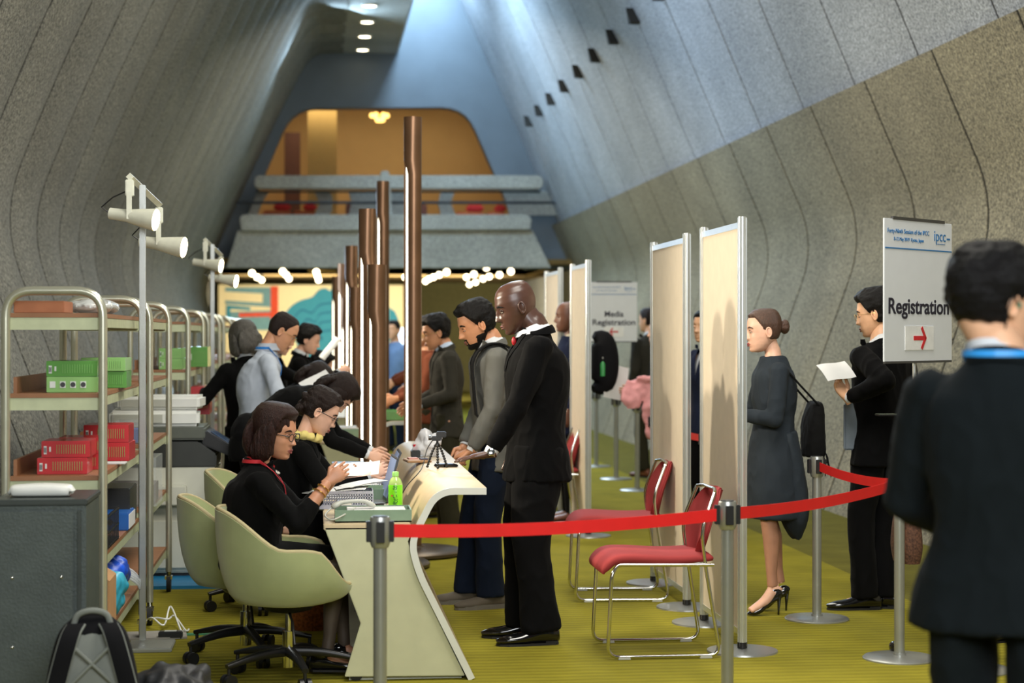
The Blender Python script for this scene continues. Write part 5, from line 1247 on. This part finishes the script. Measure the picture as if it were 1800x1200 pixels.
# ================================================================ THINGS ON THE COUNTER
DZ = C(569, 927)[1]+.0145; SZ = prof_out[0][1]
SAGE = M('sage_tray', (122,146,122), .5); 
def tray(x, y, z, w_, d_, h_, label, mat=None):
    t = thing('desk_tray', label, 'tray', (x, y, z)); mat = mat or SAGE
    m = MB(); m.box((0,0,.003), (w_,d_,.006)); 
    for s_ in (-1, 1): m.box((s_*(w_/2-.003),0,h_/2), (.006,d_,h_)); m.box((0,s_*(d_/2-.003),h_/2), (w_-.012,.006,h_))
    m.build('tray_body', mat, t); return t
tray(.255, 8.22, DZ, .34, .22, .055, 'sage green desk tray at the near end of the counter')
o = MB().box((0,0,0), (.26,.17,.012)).build('paper_stack', PAPER); o.location = (.27,8.23,DZ+.045); tag(o, 'stack of papers lying in the near sage green tray', 'papers')
t = thing('phone_handset', 'pale phone handset lying across the near desk tray', 'handset', (.17, 8.20, DZ+.062), .25)
MB().loft([(-.10,0,.0),(-.085,0,.008),(-.05,0,.022),(.04,0,.024),(.075,0,.010),(.095,0,.0)], [(.018,.008),(.025,.013),(.016,.009),(.016,.009),(.025,.013),(.018,.008)], (0,1,0), 16, 4, .7).build('handset_body', GREYP, t, True)
MB().tube(spline([(-.10,0,.0),(-.14,-.03,-.03),(-.125,-.10,-.045),(-.05,-.07,-.02),(0,-.03,0)], 6), .0035, 8).build('cord', GREYP, t, True)
def basket(x, y, z, w_, d_, h_, mat, label, rz=0):
    t = thing('plastic_basket', label, 'basket', (x, y, z), rz); m = MB(); m.box((0,0,.003), (w_,d_,.006))
    for s_ in (-1, 1):
        for L_, ax in ((w_, 0), (d_, 1)):
            for zz, hh in ((h_*.12, h_*.24), (h_*.92, h_*.16)):
                c = (0, s_*d_/2, zz) if ax == 0 else (s_*w_/2, 0, zz); m.box(c, (L_, .004, hh) if ax == 0 else (.004, L_, hh))
            k = int(L_/.012)
            for i in range(k+1):
                q = -L_/2+L_*i/k; c = (q, s_*d_/2, h_*.54) if ax == 0 else (s_*w_/2, q, h_*.54); m.box(c, (.005,.004,h_*.62) if ax == 0 else (.004,.005,h_*.62))
            for zz in (.38,.54,.70): c = (0, s_*d_/2, h_*zz) if ax == 0 else (s_*w_/2, 0, h_*zz); m.box(c, (L_,.004,.004) if ax == 0 else (.004,L_,.004))
    m.build('basket_body', mat, t); m = MB(); m.box((0,-d_/2-.003,h_*.35), (w_*.2,.003,h_*.25)); m.build('label_plate', WHITEP, t); return t
LAV = M('lavender_plastic', (176,178,196), .4)
basket(.145, 8.84, DZ, .255, .19, .085, LAV, 'lavender grey mesh basket of papers in front of the seated woman')
for k in range(3):
    o = MB().sheet([[V((x, y, .006*math.sin(x*14+k)+.004*math.cos(y*20+k))) for y in (-.07,-.03,.03,.07)] for x in [-.10+.04*i for i in range(6)]], .0015).build('loose_paper', PAPER, None, 40)
    o.location = (.15+.04*k, 8.84+.02*k, DZ+.088+.012*k); o.rotation_euler = (.05, -.08*k, .3*k-.2); tag(o, ['lowest loose sheet in the lavender basket','middle loose sheet in the lavender basket','top loose sheet sticking out of the lavender basket'][k], 'paper')
basket(.24, 10.05, DZ, .28, .26, .07, M('white_mesh_plastic', (205,210,222), .4), 'white mesh basket farther along the front counter')
tray(.33, 9.15, DZ, .18, .24, .07, 'sage green tray standing behind the lavender basket')
# bottle
t = thing('tea_bottle', 'bright green tea bottle standing beside the laptop', 'bottle', (.375, 8.62, DZ))
MB().lathe([(0,0),(.030,.002),(.033,.010),(.0325,.05),(.033,.125),(.031,.135),(.024,.152),(.0135,.163),(.013,.168),(0,.168)], n=32).build('bottle_body', M('green_tea', (176,205,120), .15, alpha=.9, coat=.4), t, True)
MB().lathe([(.0333,.018),(.0338,.019),(.0338,.124),(.0333,.125)], n=32).build('bottle_label', M('lime_label', (120,214,28), .35), t, True)
MB().lathe([(0,.165),(.0155,.165),(.0155,.184),(.014,.186),(0,.186)], n=24).build('cap', M('lime_cap', (150,210,110), .4), t, 50)
for i, chh in enumerate('お〜いお茶'):
    sz = .026 if chh != '〜' else .014
    text('label_text', chh, sz, M('dark_green_ink', (16,60,24), .6), t, (-.004+.003*(i % 2), -.0346, .112-.0205*i), (PI/2,0,0), .0004)
m = MB(); m.T = Matrix.Translation((-.018,-.0295,.075)) @ Matrix.Rotation(PI/2, 4, 'X'); m.lathe([(0,0),(.004,0),(.004,.001),(0,.001)]); m.build('red_seal', REDI, t)
# laptops
def laptop(x, y, label, rz=0, lean=.42):
    t = thing('laptop', label, 'laptop', (x, y, DZ), rz); DG = M('laptop_grey', (120,122,124), .4, .3)
    MB().box((-.11,0,.010), (.23,.32,.018)).build('keyboard_base', DG, t, False, .003)
    MB().box((-.12,0,.0195), (.13,.28,.002)).build('keyboard', BLACKP, t)
    R = Matrix.Rotation(lean, 3, 'Y'); s_ = MB(); s_.box(R @ V((0,0,.115))+V((.005,0,.018)), (.010,.32,.22), R); q = s_.build('screen_lid', M('laptop_lid', (70,72,78), .4, .3), t, False, .003)
    s_ = MB(); s_.box(R @ V((-.006,0,.117))+V((.005,0,.018)), (.002,.295,.19), R); s_.build('screen', M('laptop_screen', (120,135,170), .3, emis=.25), q); return t
laptop(.345, 9.62, 'open laptop on the front counter facing the seated women'); laptop(.33, 8.98, 'nearer open laptop behind the green tea bottle', .05, .25)
# papers on the desk
for k, (x, y, rz, zz, lab) in enumerate([(.20,9.40,.2,.001,'paper form on the desk between the laptops'),(.10,9.62,-.3,.001,'paper form near the hands of the second seated woman'),(.13,10.5,.4,.001,'paper sheet at the far end of the front desk'),(.26,10.8,.1,.001,'second paper sheet at the far end of the front desk')]):
    o = MB().sheet([[V((x_, y_, .002*math.sin(x_*30))) for y_ in (-.105,0,.105)] for x_ in (-.148,-.07,0,.07,.148)], .001).build('paper_form', PAPER, None, 40); o.location = (x, y, DZ+zz+.004*1); o.rotation_euler = (0,0,rz); tag(o, lab, 'paper')
t = thing('tape_dispenser', 'small grey device with cables on the front counter desk', 'device', (.28, 8.52, DZ), .4)
MB().box((0,0,.02), (.12,.07,.035)).build('device_body', GREYP, t, False, .006); MB().box((.01,0,.042), (.05,.04,.01)).build('device_top', BLACKP, t, False, .003)
# on the raised shelf
t = thing('tripod_webcam', 'small black jointed tripod with webcam on the counter shelf', 'webcam', (.615, 9.25, SZ))
for k in range(3):
    a = 2*PI*k/3+.5; m = MB(); n = 9
    for i in range(n):
        q = i/(n-1); r_ = .012+.045*q**.8; z = .105*(1-q)+.008; m.ell((r_*math.cos(a), r_*math.sin(a), z), (.0075,)*3, n=10, m=8)
    m.build('jointed_leg', BLACKP, t, True)
m = MB(); m.ell((0,0,.118), (.014,.014,.012)); m.cyl((0,0,.12), (0,0,.14), .006); m.build('ball_head', BLACKP, t, True)
MB().box((-.005,0,.152), (.055,.035,.024)).build('webcam_body', BLACKP, t, False, .006)
m = MB(); m.cyl((-.03,0,.155), (-.045,0,.155), .012); m.build('webcam_lens', M('dark_glass', (10,10,14), .08), t, 40)
MB().box((.02,0,.172), (.05,.03,.03)).build('camera_mount', BLACKP, t, False, .004)
o = MB().tube(spline([(.60,9.28,SZ+.15),(.56,9.2,SZ+.10),(.53,9.05,SZ+.03),(.50,8.9,SZ+.004),(.44,8.82,SZ-.05),(.40,8.85,SZ-.12),(.36,8.95,DZ+.01)], 7), .0025, 8).build('webcam_cable', BLACKP, None, True); tag(o, 'thin black cable running from the webcam down to the laptop', 'cable')
blob('clear_plastic_bag', (.62,10.15,SZ), (.075,.10,.075), M('clear_bag_film', (232,232,235), .15, alpha=.6), 'crumpled clear plastic bag on the counter shelf behind the webcam', 'plastic bag', .03, .009, 16)
t = thing('wallet', 'black wallet with card lying on the counter shelf by the webcam', 'wallet', (.665, 9.33, SZ), .2); MB().box((0,0,.008), (.11,.075,.015)).build('wallet_body', LEA, t, False, .004); MB().box((-.01,0,.017), (.085,.054,.002)).build('card', M('blue_grey_card', (90,105,130), .4), t)
t = thing('card_tray', 'small wooden tray with badges on the counter shelf', 'tray', (.54, 9.75, SZ), .1); MB().box((0,0,.006), (.13,.18,.012)).build('tray_body', M('wood_tray', (170,130,90), .5), t, False, .003)
MB().box((-.02,.03,.016), (.05,.07,.008)).build('badge', M('pink_badge', (205,150,140), .5), t); MB().box((.03,-.03,.016), (.04,.06,.008)).build('badge', M('dark_badge', (60,50,60), .5), t)
t = thing('name_stamp', 'small black stamp set farther along the counter shelf', 'stamp', (.55, 10.1, SZ)); MB().box((0,0,.02), (.05,.10,.04)).build('stamp_box', BLACKP, t, False, .004); MB().cyl((0,.02,.04), (0,.02,.07), .012).build('stamp_handle', REDI, t)
# second counter
tray(.60, 14.55, SZ, .22, .35, .075, 'green tray on the shelf of the second counter', M('leaf_green_tray', (110,160,96), .5))
tray(.22, 14.9, DZ, .30, .24, .06, 'sage tray of papers on the second counter desk')
for x, y, lab in ((.15,15.3,'white papers on the second counter desk, nearer pile'),(.22,16.2,'white papers on the second counter desk, farther pile')):
    o = MB().box((0,0,.01), (.28,.4,.02)).build('paper_pile', PAPER); o.location = (x,y,DZ); tag(o, lab, 'papers')
o = MB().box((0,0,.02), (.2,.3,.04)).build('document_folder', M('pale_blue_folder', (150,180,215), .5)); o.location = (.2,11.3,DZ); tag(o, 'pale blue folder at the far end of the front counter', 'folder')
t = thing('desk_gadget', 'spiky black webcam stand on the second counter shelf', 'webcam', (.52, 15.2, SZ)); m = MB()
for k in range(3): a = k*2.1; m.tube([(0,0,.12),(.03*math.cos(a),.03*math.sin(a),.06),(.07*math.cos(a),.07*math.sin(a),.006)], .008, 8)
m.build('tripod_legs', BLACKP, t, True); MB().box((0,0,.14), (.06,.05,.035)).build('webcam_body', BLACKP, t, False, .005)
# ================================================================ THINGS IN HANDS
def leaf(c, w_, h_, rot, label, bend=.02, pages=1, nm='held_paper', mat=None, cat='paper'):
    g_ = [[V((-w_/2+w_*i/6, -h_/2+h_*j/4, bend*math.cos(i/6*PI)+bend*.4*math.sin(j/4*PI))) for j in range(5)] for i in range(7)]
    o = MB().sheet(g_, .0012*pages).build(nm, mat or PAPER, None, 50); o.location = c; o.rotation_euler = rot; return tag(o, label, cat)
leaf((.18,8.36,.915), .22, .15, (.35,-.18,-.15), 'white printed paper held up by the seated woman in front', .012)
leaf((.19,8.33,.895), .13, .09, (.25,-.25,-.3), 'small pink and white card behind the held paper', .006, mat=M('pink_print', (230,190,175), .6), nm='held_card', cat='card')
leaf((.03,12.38,1.17), .22, .20, (1.1,-.5,.3), 'white folded papers held by the man in light shirt', .02, 2)
q = P(580, 612, 15.3); leaf(q, .22, .06, (1.2,-.95,.1), 'rolled white paper held up by the woman in front of the mural', .025, 3)
q = P(1083, 672, 15.0); leaf(q, .20, .28, (1.45,.18,.2), 'white paper held beside the pink coat', .01)
q = P(1470, 652, 9.93); leaf(q, .18, .13, (.75,-.30,.15), 'printed newspaper sheet in the hand of the man reading', .022, 2, 'newspaper')
m = MB(); m.T = Matrix.Translation(q) @ Matrix.Rotation(.15, 4, 'Z') @ Matrix.Rotation(.25, 4, 'Y') @ Matrix.Rotation(1.0, 4, 'X')
t = thing('phone', 'mobile phone in the hand of the person hidden at right', 'phone', P(1558, 729, 8.93), .1); MB().box((0,0,0), (.10,.06,.008)).build('phone_body', BLACKP, t, False, .003); MB().box((0,0,.005), (.092,.054,.001)).build('phone_screen', M('phone_glass', (150,160,140), .1), t)
q = P(1497, 742, 10.1); t = thing('hanging_bag', 'pale blue-grey folder bag beside the man reading', 'bag', (q.x, q.y, .0)); MB().box((0,0,1.02), (.09,.03,.26)).build('bag_body', M('blue_grey_bag', (105,115,125), .7), t, False, .008)
q = P(1583, 935, 8.9); t = thing('woven_handbag', 'brown woven handbag behind the foreground man', 'bag', (q.x+.03, q.y, 0)); MB().loft([(0,0,.42),(0,0,.50),(0,0,.62),(0,0,.70)], [(.05,.11),(.06,.13),(.05,.12),(.03,.10)], (1,0,0), 20, 3, .7).build('bag_body', M('woven_brown', (96,64,48), .8, var=.6, scale=90), t, True); MB().tube(spline([(0,-.08,.68),(.01,-.05,.84),(.01,.05,.84),(0,.08,.68)], 6), .007, 8).build('bag_handle', LEA, t, True)
# ================================================================ BAGS AND CABLES ON THE FLOOR
t = thing('backpack', 'grey backpack with quilted back and black straps leaning on the cabinet', 'backpack', (-.79, 6.60, 0), .1); t.scale = (1.1,1,1.07)
GF = cloth('grey_nylon', (122,126,120)); BF = cloth('black_nylon', (22,22,24)); EDG = cloth('grey_piping', (120,124,118))
MB().loft([(0,0,.02),(0,0,.05),(0,.0,.25),(0,.01,.42),(0,.02,.475),(0,.03,.49)], [(.12,.06),(.155,.095),(.15,.10),(.115,.085),(.075,.06),(.03,.02)], (1,0,0), 30, 5, .7).build('bag_body', BF, t, True)
m = MB(); rows = []
for i in range(15):
    v = i/14; z = .03+.43*v; hw = (.125-.055*v**1.5) 
    rows.append([V((u*hw, -.112+.0-.004*math.cos(u*2)+.05*v**4+.012*v, z)) for u in [-1+2*j/10 for j in range(11)]])
m.sheet(rows, .016); m.build('back_panel', GF, t, True)
for k in range(2):
    for s_ in (-1, 1):
        z0 = .36-.17*k; m = MB(); m.tube([(s_*-.065,-.118,z0+.06),(s_*.065,-.124,z0-.07)], .006, 8); m.build('quilted_ridge', GF, t, True)
for s_ in (-1, 1):
    pts = [(s_*.05,-.062,.475),(s_*.07,-.115,.44),(s_*.10,-.13,.33),(s_*.13,-.13,.20),(s_*.155,-.12,.06)]
    rows = []
    for p in spline(pts, 4): rows.append([V(p)+V((-.026,0,0)), V(p)+V((0,-.006,0)), V(p)+V((.026,0,0))])
    o = MB().sheet(rows, .014).build('shoulder_strap', BF, t, True)
    for e_ in (0, 2): MB().tube([r[e_] for r in rows], .0055, 8).build('strap_piping', EDG, o, True)
MB().tube(spline([(-.06,-.04,.46),(-.045,-.045,.505),(0,-.05,.52),(.045,-.045,.505),(.06,-.04,.46)], 6), .010, 10).build('top_handle', GF, t, True)
blob('black_bag', (-.575,7.25,0), (.19,.16,.125), M('black_bag_nylon', (34,35,38), .5), 'crumpled black bag lying on the carpet in the foreground', 'bag', .05, .012, 8)
t = thing('waste_basket', 'orange brown woven basket on the floor behind the seated woman', 'basket', (-.02, 9.55, 0)); MB().lathe([(0,0),(.10,0),(.125,.24),(.118,.24),(.095,.01),(0,.01)], n=32).build('basket_body', M('woven_orange', (150,84,42), .8, var=.5, scale=70), t, 40); MB().tube([(.122*math.cos(a*PI/12), .122*math.sin(a*PI/12), .24) for a in range(24)], .007, 8, True).build('basket_rim', M('woven_orange', (150,84,42), .8), t, True)
m = MB()
o = MB().box((0,0,.006), (.30,.22,.010)).build('cable_mat', M('grey_cable_mat', (150,146,138), .8)); o.location = G(275, 1118); o.rotation_euler = (0,0,.1); tag(o, 'grey cable cover flap on the carpet beside the lamp stand', 'mat')
for k, lab in enumerate(['white power cable looping on the carpet, larger loop','white power cable looping on the carpet, smaller loop']):
    a = G(262+6*k, 1098); b = G(318+8*k, 1114); c_ = (a+b)/2
    o = MB().tube(spline([(a.x-.02,a.y,.02),(a.x+.03,a.y-.15,.06),(c_.x,a.y-.20,.03+.03*k),(c_.x+.02,a.y-.03,.10-.05*k),(b.x,b.y,.02),(b.x+.01,b.y+.1,.008)], 8), .005, 8).build('power_cable', WHITEP, None, True); tag(o, lab, 'cable')
a = G(325, 1113); b = G(452, 1116); o = MB().box(((a.x+b.x)/2, (a.y+b.y)/2, .003), (b.x-a.x, .05, .006)).build('floor_tape', M('green_tape', (50,120,80), .6)); tag(o, 'green tape strip stuck across the carpet under the chairs', 'tape')
t = thing('power_strip', 'small dark power adapter at the foot of the lamp stand', 'adapter', G(300, 1122)); MB().box((0,0,.02), (.12,.05,.035)).build('adapter_body', BLACKP, t, False, .005); MB().box((0,0,.039), (.06,.03,.004)).build('adapter_label', GREYP, t)
q = G(1574, 1148); o = MB().ell((0,0,.03), (.03,.05,.03)).build('shoe_tip', LEA, None, True); o.location = q; tag(o, 'black rounded shoe tip beside the rightmost belt post base', 'shoe')
